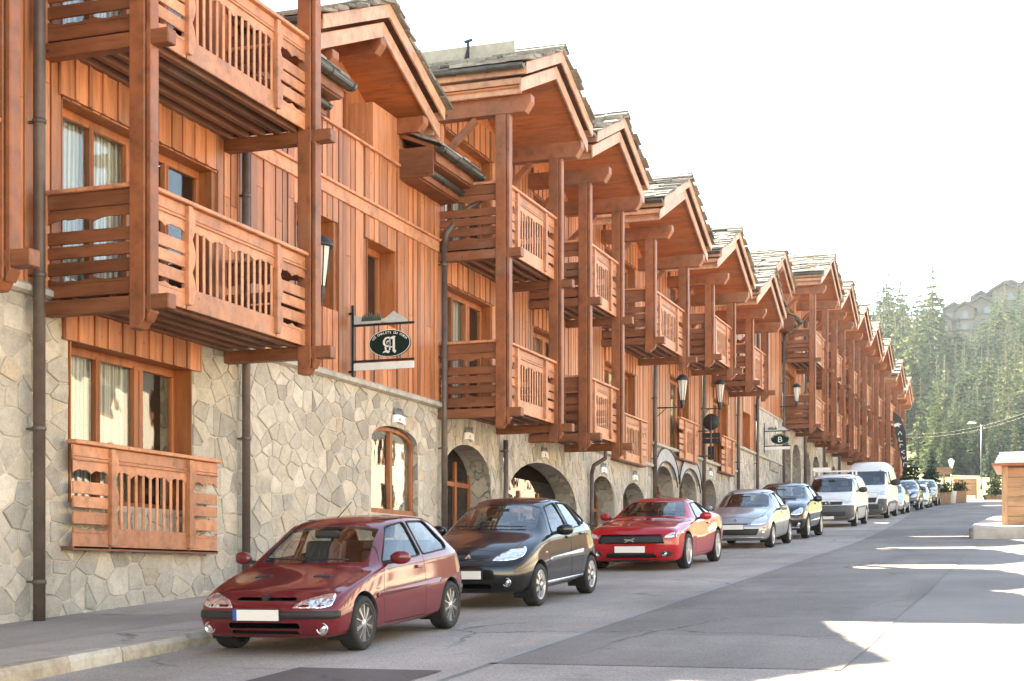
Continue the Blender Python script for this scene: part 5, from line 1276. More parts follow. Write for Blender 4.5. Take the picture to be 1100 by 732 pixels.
#strip('gutter_seam', lambda y: right_x(y)-.03, lambda y: right_x(y)+.05, 4, 60, -.002, 'seam', n=140)
strip('bitumen_patch', -6.65, -5.2, 11.5, 12.65, -.003, 'patch')
strip('pavement', XW-.5, XK-.28, -5, 128, .12, 'walk')
def kerb():
    mb = MB(); r = random.Random(4); y = -4.0
    while y < 128:
        l = r.uniform(.85, 1.25); a, b = y, y + l - .018; o = [r.uniform(-.012, .012) for _ in range(4)]
        c = [(XK-.30, gz(a)-.25), (XK+o[0], gz(a)-.25), (XK-.008+o[0], gz(a)+.085), (XK-.05+o[1], gz(a)+.135+o[2]), (XK-.30, gz(a)+.128)]
        d = gz(b)-gz(a)
        vs = [(p[0], a, p[1]) for p in c] + [(p[0]+o[3]*.5, b, p[1]+d) for p in c]
        mb.add(vs, [(4,3,2,1,0), (5,6,7,8,9)] + [(i, (i+1) % 5, 5+(i+1) % 5, 5+i) for i in range(5)]); y += l
    t = NT('kerb_stone'); p = t.pr(Roughness=.85); g = t.n('ShaderNodeNewGeometry'); n = t.noise(t.coord(), 5, 6, .7)
    c = t.ramp(g.outputs['Random Per Island'], [(0, (.40,.33,.25)), (.5, (.47,.41,.33)), (1, (.52,.48,.41))]); c = t.mix(1.0, c, t.ramp(n, [(.3, (.6,.58,.5)), (.6, (1.05,1.05,1.05))]), 'MULTIPLY')
    t.l(c, p.inputs['Base Color']); t.bump(n, .6, .03, p)
    return tag(mb.build('kerb', t.mat), kind='structure')
kerb()

# the pale building across the street (what the windows and the cars mirror)
op = thing('building', 'pale rendered building with a slate roof across the street, mirrored in windows', 'building', (24, 30, gz(30)))
mb = MB(); mb.box(24, 34, -12, 150, gz(-12)-1, 12.5); M['render'] = plain('pale_render', (.66,.60,.51), .8); mb.build('wall', M['render'], op)
mb = MB(); mb.prism([(22.6, 12.2), (29, 15.4), (35.4, 12.2), (35.4, 12.5), (29, 15.75), (22.6, 12.5)], FN_XZ, -13, 151); mb.build('roof', M['slate'], op)
for fz in (2.2, 5.6, 9.0):
    for k in range(30):
        mb = MB(); y = -9 + 5.2*k; mb.box(23.95, 24.02, y, y+1.6, fz, fz+1.7, 1); mb.box(23.93, 24.0, y-.12, y, fz-.1, fz+1.8); mb.box(23.93, 24.0, y+1.6, y+1.72, fz-.1, fz+1.8); mb.box(23.9, 24, y, y+1.6, fz-.15, fz); mb.build('window', [M['frame'], M['dark']], op)

# ------------------------------------------------------------------ signs, lanterns, plaques
M['signgreen'] = plain('sign_green', (.006,.022,.014), .55, spec=.2); M['lampglass'] = None
def lampglass():
    t = NT('lantern_glass'); p = t.pr(Roughness=.25, Transmission_Weight=.35); p.inputs['Base Color'].default_value = (.85,.80,.72,1); return t.mat
M['lampglass'] = lampglass()
def text_mesh(txt, size, name='lettering'):
    cu = bpy.data.curves.new('t', 'FONT'); cu.body = txt; cu.size = size; cu.extrude = .004; cu.align_x = 'CENTER'; cu.align_y = 'CENTER'; cu.resolution_u = 4
    o = bpy.data.objects.new('t', cu); COL.objects.link(o); me = evaluated(o); bpy.data.objects.remove(o); me.name = name; return me
def put_text(parent, txt, size, loc, mat, rotz=0, tilt=0, name='lettering', sx=1, bold=0):
    me = text_mesh(txt, size, name); me.materials.clear(); me.materials.append(mat)
    o = bpy.data.objects.new(name, me); COL.objects.link(o); o.parent = parent; o.location = loc
    o.rotation_euler = (Matrix.Rotation(rotz, 3, 'Z') @ Matrix.Rotation(R(90), 3, 'X') @ Matrix.Rotation(tilt, 3, 'Z')).to_euler(); o.scale = (sx, 1, 1); return o
def join_meshes(parent, objs, name):
    bm = bmesh.new()
    for o in objs:
        bpy.context.view_layer.update(); me = o.data.copy(); me.transform(Matrix.LocRotScale(o.location, o.rotation_euler, o.scale)); bm.from_mesh(me)
    me = bpy.data.meshes.new(name); bm.to_mesh(me); bm.free(); me.materials.append(objs[0].data.materials[0])
    for o in objs: bpy.data.objects.remove(o)
    r = bpy.data.objects.new(name, me); COL.objects.link(r); r.parent = parent; return r
FRAKTUR = [  # strokes (polygons) of a blackletter A, unit box about the origin
    [(-.46,.30),(-.30,.52),(-.02,.56),(.10,.48),(.02,.42),(-.14,.45),(-.27,.38),(-.33,.22),(-.28,.06),(-.14,-.02),(-.02,.04),(.02,.14),(-.06,.24),(-.16,.20),(-.14,.10),(-.20,.10),(-.22,.24),(-.08,.32),(.06,.26),(.12,.10),(.06,-.06),(-.12,-.14),(-.32,-.08),(-.46,.08)],
    [(-.06,.46),(.30,.60),(.46,.56),(.40,.48),(.40,-.30),(.50,-.40),(.40,-.56),(.24,-.42),(.24,.40),(.08,.40)],
    [(-.02,.42),(.08,.36),(.08,-.30),(-.02,-.38)],
    [(.06,-.12),(.26,-.04),(.26,-.12),(.06,-.20)],
    [(-.50,-.52),(-.42,-.40),(-.22,-.34),(-.02,-.36),(.04,-.46),(-.10,-.54),(-.28,-.46)],
    [(-.34,-.10),(-.24,-.12),(-.16,-.36),(-.30,-.38)]]
def hanging_sign(letter, label, Y, z, x_out):
    """iron bracket, oval green board with letter and arc lettering, white strip, cut-out landscape on top; faces -Y"""
    root = thing('hanging_sign', label, 'sign', (XW+.05, Y, z), 'hanging chalet signs')
    L = x_out - XW; b = MB(); y = 0
    b.box(.03, .075, -.022, .022, -.60, .72); b.box(.03, L, -.018, .018, .33, .37); b.box(.03, L, -.018, .018, -.32, -.28); b.box(-.06, .05, -.02, .02, .55, .59); b.box(-.06, .05, -.02, .02, -.5, -.46)
    for x in (L*.45, L*.78): b.box(x-.008, x+.008, -.008, .008, -.3, .35)
    b.build('bracket', M['black'], root, org=(0,0,0))
    cx = L*.62; o = MB(); n = 40; ell = lambda k, s=1: (cx+.41*s*math.cos(2*math.pi*k/n), .245*s*math.sin(2*math.pi*k/n))
    o.prism([ell(k) for k in range(n)], FN_XZ, -.02, .02, 0)
    for sg in (-1, 1): o.tube([(ell(k, .975)[0], sg*.021, ell(k, .975)[1]) for k in range(n+1)], .006, 5, 1, False)
    bd = o.build('oval_board', [M['signgreen'], M['white']], root, org=(0,0,0))
    for sg in (-1, 1):
        rz = 0 if sg < 0 else math.pi; yy = sg*.024
        arc = [put_text(root, ch, .062, (cx + (1 if sg < 0 else -1)*.357*math.sin(a), yy, .194*math.cos(a)-.005), M['white'], rz, -a*.62) for ch, a in zip('LES CHALETS DU FORUM', [(-1 + 2*i/19)*1.12 for i in range(20)]) if ch != ' ']
        if letter == 'A':
            f = MB()
            for pl in FRAKTUR: f.prism([((1 if sg < 0 else -1)*p[0]*.27 + cx, p[1]*.27-.035) for p in pl], FN_XZ, min(yy, sg*.02), max(yy, sg*.02))
            l = f.build('letter', M['white'], root, org=(0,0,0))
        else: l = put_text(root, letter, .34, (cx, yy, -.035), M['white'], rz, 0, 'letter', 1.15)
        join_meshes(root, arc, 'lettering')
    w_ = MB(); w_.prism(rounded([(.05, -.46), (L-.01, -.46), (L-.01, -.335), (.05, -.335)], .02), FN_XZ, -.015, .015); w_.build('white_strip', M['white'], root, org=(0,0,0))
    m = MB(); m.prism([(.06, .37), (.40, .37), (.62, .39), (.80, .37), (L*.9, .37), (L*.86, .43), (L*.78, .50), (L*.72, .54), (L*.68, .58), (L*.62, .52), (L*.55, .46), (L*.42, .43), (L*.3, .46), (.12, .53), (.06, .55)], FN_XZ, -.008, .008, 0)
    rr = random.Random(3)
    for k in range(9):
        x = L*.20 + k*.042; h = rr.uniform(.08, .17); m.prism([(x-.03, .42), (x+.03, .42), (x, .44+h)], FN_XZ, -.014, .014, 1)
    m.build('landscape_cutout', [plain('pale_cutout', (.50,.52,.50), .6), plain('green_cutout', (.05,.09,.06), .6)], root, org=(0,0,0))
    return root
hanging_sign('A', 'dark green oval sign with gothic letter A hanging on an iron wall bracket', 24.7, 4.22, -10.74)
hanging_sign('B', 'dark green oval sign with plain letter B hanging in front of pale stone wall', 66.1, 6.12, -10.8)

def lantern(label, Y, x, z):
    """black-capped tapered glass lantern on a wall arm; z is the underside of the arm end"""
    root = thing('wall_lantern', label, 'lantern', (x, Y, z), 'lanterns on wall brackets along the row')
    a = MB(); a.tube([(XW-x, 0, .0), (0, 0, .0)], .022, 8); a.tube([(XW-x+.02, 0, -.28), (XW-x+.35, 0, 0)], .014, 6); a.box(XW-x-.01, XW-x+.03, -.05, .05, -.34, .1); a.build('bracket', M['black'], root, org=(0,0,0))
    b = MB(); b.lathe([(.03, -.05), (.05, 0), (.075, .08), (.085, .22)], (0,0,0), n=8, smooth=False); b.build('base', M['black'], root, org=(0,0,0))
    g = MB(); g.lathe([(.082, .22), (.125, .50), (.165, .86)], (0,0,0), n=8, smooth=False); g.build('glass', M['lampglass'], root, org=(0,0,0))
    f = MB()
    for k in range(8):
        c, s = math.cos(2*math.pi*k/8), math.sin(2*math.pi*k/8); f.tube([(.086*c, .086*s, .2), (.129*c, .129*s, .5), (.170*c, .170*s, .87)], .009, 5)
    f.build('cage', M['black'], root, org=(0,0,0))
    c = MB(); c.lathe([(.195, .85), (.21, .88), (.19, .93), (.13, 1.0), (.06, 1.04), (.02, 1.06), (.0, 1.1)], (0,0,0), n=16); c.build('cap', M['black'], root, org=(0,0,0))
    return root
lantern('wall lantern half hidden behind the nearest tall balcony post', 21.95, -11.15, 4.52)
lantern('black-capped wall lantern above the first grey arched doorway', 47.3, -11.14, 5.5)
lantern('black-capped wall lantern right above the dark-backed road sign', 53.75, -11.28, 6.15)
lantern('wall lantern in front of the first balcony past the letter B sign', 70.6, -11.2, 8.05)
lantern('small wall lantern far down the row', 97.2, -11.1, 9.4)

M['plaquegrey'] = plain('grey_cutout', (.16,.17,.18), .6)
def plaque(Y, z, label, s=1.0):
    root = thing('name_plaque', label, 'plaque', (XW+.03, Y, z), 'white scroll plaques over the arches')
    p = MB(); n = 12
    up = [(-.30+.6*k/n, .07 + .035*math.cos(math.pi*(k/n-.5))) for k in range(n+1)]; lo = [(-.34+.68*k/n, -.11 + .045*math.cos(math.pi*(k/n-.5))) for k in range(n+1)]
    p.prism([(u*s, v*s) for u, v in lo + up[::-1]], FN_YZ, 0, .04); p.build('board', M['white'], root, org=(0,0,0))
    t = MB(); rr = random.Random(int(Y*10))
    for k in range(9):
        y = -.22 + .055*k; h = rr.uniform(.08, .17); t.prism([((y-.035)*s, .10*s), ((y+.035)*s, .10*s), ((y+.02)*s, (.10+h*.6)*s), (y*s, (.10+h)*s), ((y-.02)*s, (.10+h*.6)*s)], FN_YZ, .008, .03)
    t.prism([(-.25*s, .085*s), (.26*s, .085*s), (.22*s, .15*s), (0, .17*s), (-.22*s, .14*s)], FN_YZ, .004, .026); t.build('tree_cutout', M['plaquegrey'], root, org=(0,0,0))
    put_text(root, 'A', .09*s, (.045, 0, .0), M['plaquegrey'], R(90), 0, 'lettering')
for Y, z, lab in ((26.85, 3.10, 'white plaque with grey tree cut-outs over the arched shop window'), (30.6, 3.10, 'white plaque over the brown arched door past the sign wall'), (35.8, 3.10, 'white plaque over the widest arch behind the black hatchback'),
                  (41.1, 3.08, 'white plaque over the first of two small arches behind the red coupe'), (44.5, 3.08, 'white plaque over the second small arch behind the red coupe'), (55.3, 3.92, 'white plaque over the arch behind the grey hatchback')):
    plaque(Y, z, lab, .85)
for ya, yb, lab in ((46.95, 49.7, 'grey arched band over the doorway left of the round road sign, the nearer one'), (50.4, 53.2, 'grey arched band over the doorway left of the round road sign, the farther one')):
    root = thing('arched_band', lab, 'arch band', (XW, (ya+yb)/2, 3.7), 'grey arched bands over doorways')
    a = arch_pts(ya-.12, yb+.12, 2.75, 3.85); b = arch_pts(ya-.42, yb+.42, 2.75, 4.28); mb = MB()
    for i in range(2, len(a)-3): mb.prism([a[i], a[i+1], b[i+1], b[i]], FN_YZ, XW+.002, XW+.10)
    M['bandgrey'] = M.get('bandgrey') or plain('band_plaster', (.40,.40,.40), .7, var=.2, scale=4)
    mb.build('band', M['bandgrey'], root)
    f = MB()
    for sgn, cur in ((0, a), (1, b)): f.tube([(XW+.11, p[0], p[1]) for p in cur[1:-1]], .02, 6)
    f.build('edge_moulding', M['black'], root)

# road sign seen from behind, on a bracket from the wall
rs = thing('road_sign', 'round road sign with two small plates, seen from its dark back', 'road sign', (-11.5, 53.3, 5.0))
mb = MB(); mb.lathe([(.0, -.01), (.29, -.01), (.30, 0), (.29, .012), (0, .012)], (0,0,.62), (0,1,0), 32); mb.build('disc', M['black'], rs, org=(0,0,0))
for z in (.14, -.06): mb = MB(); mb.prism(rounded([(-.33, z-.09), (.33, z-.09), (.33, z+.09), (-.33, z+.09)], .05), FN_XZ, -.008, .008); mb.build('plate', M['black'], rs, org=(0,0,0))
mb = MB(); mb.tube([(0, -.04, -.75), (0, -.04, .85)], .03, 8); mb.tube([(-.5, -.04, .3), (0, -.04, .3)], .025, 8); mb.tube([(-.5, -.04, -.6), (0, -.04, -.6)], .025, 8); mb.build('pole', M['gutter'], rs, org=(0,0,0))
mb = MB(); mb.prism(rounded([(-.12, -.72), (.12, -.72), (.12, -.25), (-.12, -.25)], .03), FN_XZ, -.02, .02); mb.build('lower_plate', M['black'], rs, org=(0,0,0))

# plank and bracket along the first ridge
rp = MB(); rp.box(-14.2, -10.9, 30.55, 30.62, 11.22, 11.58); tag(rp.build('snow_board', plain('grey_board', (.34,.31,.25), .8), org=(-12.5, 30.6, 11.4)), 'grey weathered plank standing along the ridge of a slate roof', 'plank')
rb = MB(); rb.beam((-11.9, 30.4, 11.1), (-11.9, 30.42, 11.66), .05, .05, (1,0,0)); rb.beam((-11.9, 30.2, 11.1), (-11.9, 30.42, 11.5), .04, .04, (1,0,0)); rb.beam((-11.98, 30.4, 11.62), (-11.8, 30.42, 11.66), .05, .05); tag(rb.build('roof_hook', M['black'], org=(-11.9, 30.4, 11.35)), 'black iron roof hook standing beside the ridge plank', 'roof hook')

# ------------------------------------------------------------------ hut on the stone plinth
Yh = 43.9
pl = MB(); c = [(-2.05, 42.75), (8.5, 42.75), (8.5, 56), (-1.75, 56), (-1.95, 53), (-2.15, 47), (-2.15, 43.3)]
pl.add([(x, y, gz(y)-.3) for x, y in c] + [(x, y, gz(y)+.33) for x, y in c], [tuple(range(7))[::-1], tuple(range(7, 14))] + [(i, (i+1) % 7, 7+(i+1) % 7, 7+i) for i in range(7)])
tag(pl.build('stone_plinth', plain('plinth_concrete', (.40,.37,.33), .85, var=.3, scale=2.2), org=(3, 49, gz(49)), bevel=.05), 'low pale concrete plinth under the wooden hut at the right edge', 'plinth')
hut = thing('hut', 'small pale wooden plank hut with white-boarded roof at the right edge', 'hut', (2, Yh+1.5, gz(Yh)+.33))
M['hutwood'] = wood('hut_planks', (.46,.255,.135), .6, (1.2,8,8), .15); M['hutpost'] = wood('hut_posts', (.52,.30,.17), .6, (8,8,1), .1)
zb, zt = gz(Yh)+.30, gz(Yh)+.33+1.62
h = MB(); 
for k in range(6): h.box(-1.21, 5.2, Yh, Yh+.05, zb+.27*k, zb+.27*k+.262)
for k in range(6): h.box(-1.26, -1.21, Yh+.06, Yh+3, zb+.27*k, zb+.27*k+.262)
h.box(-1.18, 5.2, Yh+.06, Yh+3, zb, zt-.02); h.build('plank_wall', M['hutwood'], hut, bevel=.008)
for x in (-1.23, 1.3, 5.1): h = MB(); h.box(x-.08, x+.08, Yh-.05, Yh-.002, zb, zt); h.build('corner_post', M['hutpost'], hut, bevel=.01)
h = MB(); h.box(-1.55, 5.6, Yh-.45, Yh+3.4, zt, zt+.06); ro = h.build('roof', M['frame'], hut, bevel=.01)
h = MB()
for k in range(4): h.box(-1.48+.03*k, 5.6, Yh-.48+.28*k, Yh-.05+.28*k, zt+.065+.10*k, zt+.135+.10*k)
h.build('roof_boards', plain('white_roof_board', (.78,.77,.75), .5), ro, bevel=.01)

# ------------------------------------------------------------------ end of the street
def planter(x, y, w, d, h, lab, mat='hutwood', bush=True):
    r = thing('planter', lab, 'planter', (x, y, gz(y)), 'planters at the end of the street')
    b = MB(); n = max(3, int(w/.22))
    for k in range(n): b.box(-w/2+w*k/n+.006, -w/2+w*(k+1)/n-.006, -d/2, d/2, 0, h)
    b.box(-w/2-.03, w/2+.03, -d/2-.03, d/2+.03, h-.1, h-.002, 0); b.build('box', M[mat], r, org=(0,0,0))
    if bush:
        s = MB(); rr = random.Random(int(x*7+y))
        for k in range(420):
            p = Vector((rr.gauss(0, w*.24), rr.gauss(0, d*.24), h + abs(rr.gauss(0, .28)))); a = Vector((rr.uniform(-1,1), rr.uniform(-1,1), rr.uniform(-1,1)))*.10; c = Vector((rr.uniform(-1,1), rr.uniform(-1,1), rr.uniform(-1,1)))*.07
            s.add([p-a, p+c, p+a, p-c], [(0,1,2,3)])
        s.build('plant', M['leaf'], r, org=(0,0,0))
def leaf_mat(name, dark, light, trans=.35):
    t = NT(name); g = t.n('ShaderNodeNewGeometry'); o = t.n('ShaderNodeObjectInfo'); n = t.noise(t.coord(), .6, 3)
    c = t.ramp(g.outputs['Random Per Island'], [(0, dark), (1, light)]); c = t.mix(1.0, c, t.ramp(o.outputs['Random'], [(0, (.65,.75,.7)), (.5, (1,1,1)), (1, (1.35,1.2,.9))]), 'MULTIPLY')
    d = t.n('ShaderNodeBsdfDiffuse'); tr = t.n('ShaderNodeBsdfTranslucent'); m = t.n('ShaderNodeMixShader'); m.inputs[0].default_value = trans
    t.l(c, d.inputs[0]); t.l(c, tr.inputs[0]); t.l(d.outputs[0], m.inputs[1]); t.l(tr.outputs[0], m.inputs[2]); t.l(m.outputs[0], t.out.inputs[0]); return t.mat
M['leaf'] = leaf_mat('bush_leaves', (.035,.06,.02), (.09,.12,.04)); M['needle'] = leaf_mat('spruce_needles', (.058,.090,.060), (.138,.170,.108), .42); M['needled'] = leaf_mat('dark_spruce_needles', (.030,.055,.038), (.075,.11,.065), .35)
M['bark'] = plain('bark', (.10,.075,.055), .9, var=.3)

# ------------------------------------------------------------------ conifers
def spruce_meshes(seed, H, w, whorls, nb, sub=3, mat='needle', bare=.06):
    """trunk mesh, crown mesh: whorls of drooping boughs, each bough a run of ragged needle sprays"""
    rr = random.Random(seed); tk = MB(); tk.tube([(0,0,-.6), (0,0,H*.5), (0,0,H*.97)], [H*.011, H*.007, H*.002], 7); tr = tk.build('trunk', M['bark'], None)
    c = MB()
    for i in range(whorls):
        f = (i + rr.uniform(-.3, .3))/whorls; f = max(0, f); z = H*(bare + (1-bare)*f); L0 = w*(1-f)**.82*rr.uniform(.78, 1.15) + w*.03
        if rr.random() < .10: L0 *= .6
        k = max(4, int(nb*(1-f*.55))); ph = rr.uniform(0, 6)
        for b in range(k):
            a = ph + 2*math.pi*b/k + rr.uniform(-.3, .3); L = L0*rr.uniform(.62, 1.1); ca, sa = math.cos(a), math.sin(a); dr = rr.uniform(.25, .62)
            P = lambda r_, s_, dz: (ca*r_ - sa*s_, sa*r_ + ca*s_, z - dr*r_*(.3+.7*r_/max(L, .01)) + .18*L*(r_/max(L,.01))**3 + dz)
            for q in range(sub):
                r0 = L*q/sub*.95; r1 = L*(q+1)/sub*1.02; wd = L*.38*(1 - .55*q/sub)*rr.uniform(.7, 1.3)
                for sgn in (1, -1):
                    s1 = sgn*wd*rr.uniform(.6, 1.2)
                    c.add([P(r0, 0, .0), P(r0 + (r1-r0)*.55, s1, -rr.uniform(.02, .16)*L), P(r1, s1*.35, -rr.uniform(0, .10)*L), P(r1, 0, .02*L)], [(0,1,2,3)])
                c.add([P(r0, 0, 0), P(r0+(r1-r0)*.3, wd*.15, -rr.uniform(.22, .42)*L), P(r0+(r1-r0)*.8, -wd*.1, -rr.uniform(.16, .34)*L), P(r1, 0, 0)], [(0,1,2,3)])
    for q in range(5):
        a = rr.uniform(0, 6); z = H*rr.uniform(.95, .985); c.add([(0,0,H*1.02), (math.cos(a)*w*.04, math.sin(a)*w*.04, z-H*.015), (-math.cos(a)*w*.02, -math.sin(a)*w*.02, z)], [(0,1,2)])
    c.fix = False; cr = c.build('crown', M[mat], None)
    mt, mc = tr.data, cr.data; bpy.data.objects.remove(tr); bpy.data.objects.remove(cr); return mt, mc
def put_tree(name, label, meshes, loc, s, rz, group=None, sw=1.0, cat='tree'):
    r = thing(name, label, cat, loc, group); r.rotation_euler = (0,0,rz); r.scale = (s*sw, s*sw, s)
    for nm, me in zip(('trunk', 'crown'), meshes):
        o = bpy.data.objects.new(nm, me); COL.objects.link(o); o.parent = r
    return r
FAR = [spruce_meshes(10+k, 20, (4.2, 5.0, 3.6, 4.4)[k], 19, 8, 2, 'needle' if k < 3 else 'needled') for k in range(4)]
def px(x, y, Y):
    """point at street distance Y seen at photo pixel (x, y)"""
    a = math.atan((x-550)/1620) - R(19.7); X = math.tan(a)*Y; d = -X*math.sin(R(19.7)) + Y*math.cos(R(19.7)); return X, (622-y)/1620*d, d
TR = random.Random(21)
def scatter(label, n, xr, yr, hr, kinds, group, gap=3.2, keep=lambda x, Y: True):
    done = []; tries = 0
    while len(done) < n and tries < n*60:
        tries += 1; Y = TR.uniform(*yr); x = TR.uniform(*xr); X, _, d = px(x, 500, Y)
        if not keep(x, Y) or any((X-a)**2 + (Y-b)**2 < gap*gap for a, b in done): continue
        done.append((X, Y)); h = TR.uniform(*hr)*(1 if Y < 330 or x < 1005 or x > 1066 else .62)
        put_tree('conifer', label, FAR[TR.choice(kinds)], (X, Y, terrain(X, Y)), h/20, TR.uniform(0, 6), group, TR.uniform(.85, 1.2))
scatter('tall conifer in the sunlit forest covering the hillside', 120, (985, 1125), (226, 400), (12, 18), (0, 1, 0, 1, 2), 'conifers of the hillside forest', 4.0)
scatter('dark green conifer in the shaded lower edge of the forest', 46, (1000, 1125), (206, 232), (8, 13), (2, 3), 'dark conifers at the foot of the hill', 2.6)  # shadow at the forest foot put into the darker needles of one kind
scatter('tall conifer in the clump beside the last chalet gable', 34, (930, 1003), (270, 370), (19, 26), (0, 1, 2), 'conifers of the clump beside the chalets', 3.4)
scatter('short conifer standing right in front of the hilltop hotel', 17, (1008, 1108), (402, 421), (8, 13), (0, 1, 2), 'short conifers before the hotel', 3.2)
NEAR = [spruce_meshes(40+k, 8, 1.9, 26, 10, 4, 'needle') for k in range(2)]
for x, yb, Y, h, k, lab in ((1015, 506, 196, 7.6, 0, 'bright green spruce standing alone at the edge of the meadow'), (1064, 507, 190, 7.2, 1, 'slim sunlit spruce beside the tall street lamp'), (1001, 506, 192, 6.0, 1, 'pale young spruce behind the black banner'), (1090, 506, 150, 6.5, 0, 'loose spruce rising behind the wooden hut')):
    X, z, d = px(x, yb, Y); put_tree('spruce', lab, NEAR[k], (X, Y, terrain(X, Y)), h/8, k*2.0, None, .8)
POT = [spruce_meshes(60+k, 3.4, 1.15, 15, 9, 3, 'needled', .08) for k in range(2)]
for x, Y, h, k, lab in ((978, 104, 3.5, 0, 'small dark spruce at the kerb beside the black banner'), (1000, 107, 3.3, 1, 'small dark spruce behind the parked olive car'), (1069, 121, 2.6, 0, 'little pale spruce in a tub past the hut')):
    X, z, d = px(x, 530, Y); put_tree('small_spruce', lab, POT[k], (X, Y, gz(Y)+.35), h/3.4, k*1.3)

# planters, boards, lamps at the end of the street
for x, Y, w_, d_, h_, lab, b in ((1013.5, 103, .95, .6, .75, 'brown slatted planter with a bush, beside the last parked car', True), (1030.5, 110, 1.0, .6, .8, 'pinkish wooden planter right of the white tub', True), (1068, 121, 1.5, .8, .35, 'low tub under the little spruce past the hut', False)):
    X, _, _ = px(x, 535, Y); planter(X, Y, w_, d_, h_, lab, bush=b)
X, _, _ = px(1022.5, 532, 105); t_ = MB(); t_.lathe([(.24, 0), (.30, .75), (.33, .78), (.30, .8), (.27, .72), (0, .72)], (0,0,0), n=20); o = t_.build('tub', M['white'], None, org=(0,0,0)); o.location = (X, 105, gz(105)); tag(o, 'round white tub between the two wooden planters', 'tub')
X, _, _ = px(1014, 520, 112); sb = thing('notice_board', 'brown wooden notice board on a single post above the planters', 'notice board', (X, 112, gz(112)))
b = MB(); b.box(-.5, .5, -.03, .03, 2.0, 2.5); b.build('board', M['hutwood'], sb, org=(0,0,0)); b = MB(); b.box(-.05, .05, -.032, .04, 0, 2.0); b.build('post', M['hutpost'], sb, org=(0,0,0))
X, _, _ = px(1037, 525, 122); wb = thing('windbreak', 'orange plank windbreak panel in front of the meadow', 'panel', (X, 122, gz(122)))
b = MB()
for k in range(5): b.box(-.85, .85, -.03, .03, .35+.26*k, .35+.26*k+.25)
b.build('panel', M['hutwood'], wb, org=(0,0,0))
for x in (-.8, .8): b = MB(); b.box(x-.06, x+.06, -.09, -.031, 0, 1.65); b.build('post', M['hutpost'], wb, org=(0,0,0))
def street_lamp(label, x, Y, h, kind):
    X, _, _ = px(x, 530, Y); r = thing('street_lamp', label, 'street lamp', (X, Y, terrain(X, Y)))
    p = MB(); p.lathe([(.09, 0), (.09, .4), (.05, .5), (.04, h)], (0,0,0), n=10)
    if kind == 'arm': p.tube([(0,0,h), (-.15,0,h+.12), (-.5,0,h+.16)], .035, 8)
    p.build('pole', M['gutter'], r, org=(0,0,0)); l = MB()
    if kind == 'arm': l.prism(rounded([(-1.3, h+.08), (-.45, h+.08), (-.45, h+.22), (-1.1, h+.30)], .05), FN_XZ, -.14, .14); l.build('lamp_head', M['white'], r, org=(0,0,0))
    else: l.lathe([(.08, h), (.24, h+.55), (.27, h+.6), (.1, h+.75), (0, h+.8)], (0,0,0), n=10); l.build('lamp_head', M['white'], r, org=(0,0,0))
street_lamp('slim street lamp with white lantern head above the planters', 1022, 126, 2.5, 'lantern')
street_lamp('tall street lamp with a flat white head in front of the forest', 1054, 150, 6.2, 'arm')

# feather banner
X, _, _ = px(973, 510, 106); bn = thing('feather_banner', 'black feather banner with white lettering at the end of the chalet row', 'banner', (X, 106, gz(106)+.1))
p = MB(); cur = [(.12, 0, 0), (.10, 0, 2.5), (.0, 0, 5.2), (-.35, 0, 6.3), (-.85, 0, 6.85)]; p.tube(cur, [.03, .025, .02, .015, .012], 6); p.build('pole', M['gutter'], bn, org=(0,0,0))
f = MB(); lf = [(-.14, 2.0), (-.28, 3.0), (-.52, 4.2), (-.74, 5.2), (-.95, 6.3), (-.9, 6.82)]; rt = [(-.36, 6.3), (.0, 5.2), (.05, 4.2), (.09, 3.0), (.09, 2.0)]
f.prism(lf + rt, FN_XZ, -.006, .006); f.build('flag', plain('banner_black', (.03,.03,.035), .7), bn, org=(0,0,0))
g = MB(); rr = random.Random(5)
g.prism([(-.86, 5.85), (-.55, 5.95), (-.30, 5.8), (-.5, 5.75), (-.42, 5.6), (-.62, 5.7), (-.80, 5.62)], FN_XZ, -.014, -.007)
for k, st in enumerate((((0,0),(.5,.9),(1,0)), ((0,.9),(0,0),(.9,0)), ((0,0),(0,.9),(.8,.6)), ((.9,.9),(0,.5),(.9,0)), ((0,.9),(.45,.2),(.9,.9)), ((.1,0),(.1,.9),(.9,.9)))):
    z = 5.05 - .47*k; x = -.56 + .075*k
    for a, b in zip(st[:-1], st[1:]): g.beam((x+a[0]*.28, -.011, z+a[1]*.28), (x+b[0]*.28, -.011, z+b[1]*.28), .05, .006, (0,1,0))
g.build('lettering', M['white'], bn, org=(0,0,0))

bn.scale = (.92, .92, .92)
# overhead cables in front of the forest
for k in range(2):
    a = px(930, 468-3*k, 170); b = px(1160, 425-4*k, 150); P = []
    for i in range(25):
        t = i/24; p = Vector((a[0], 170, a[1])).lerp(Vector((b[0], 150, b[1])), t); p.z -= 1.6*math.sin(math.pi*t); P.append(p)
    c = MB(); c.tube(P, .009, 5); tag(c.build('overhead_cable', M['black'], None), 'thin overhead cable sagging across the forest', 'cable', 'overhead cables')

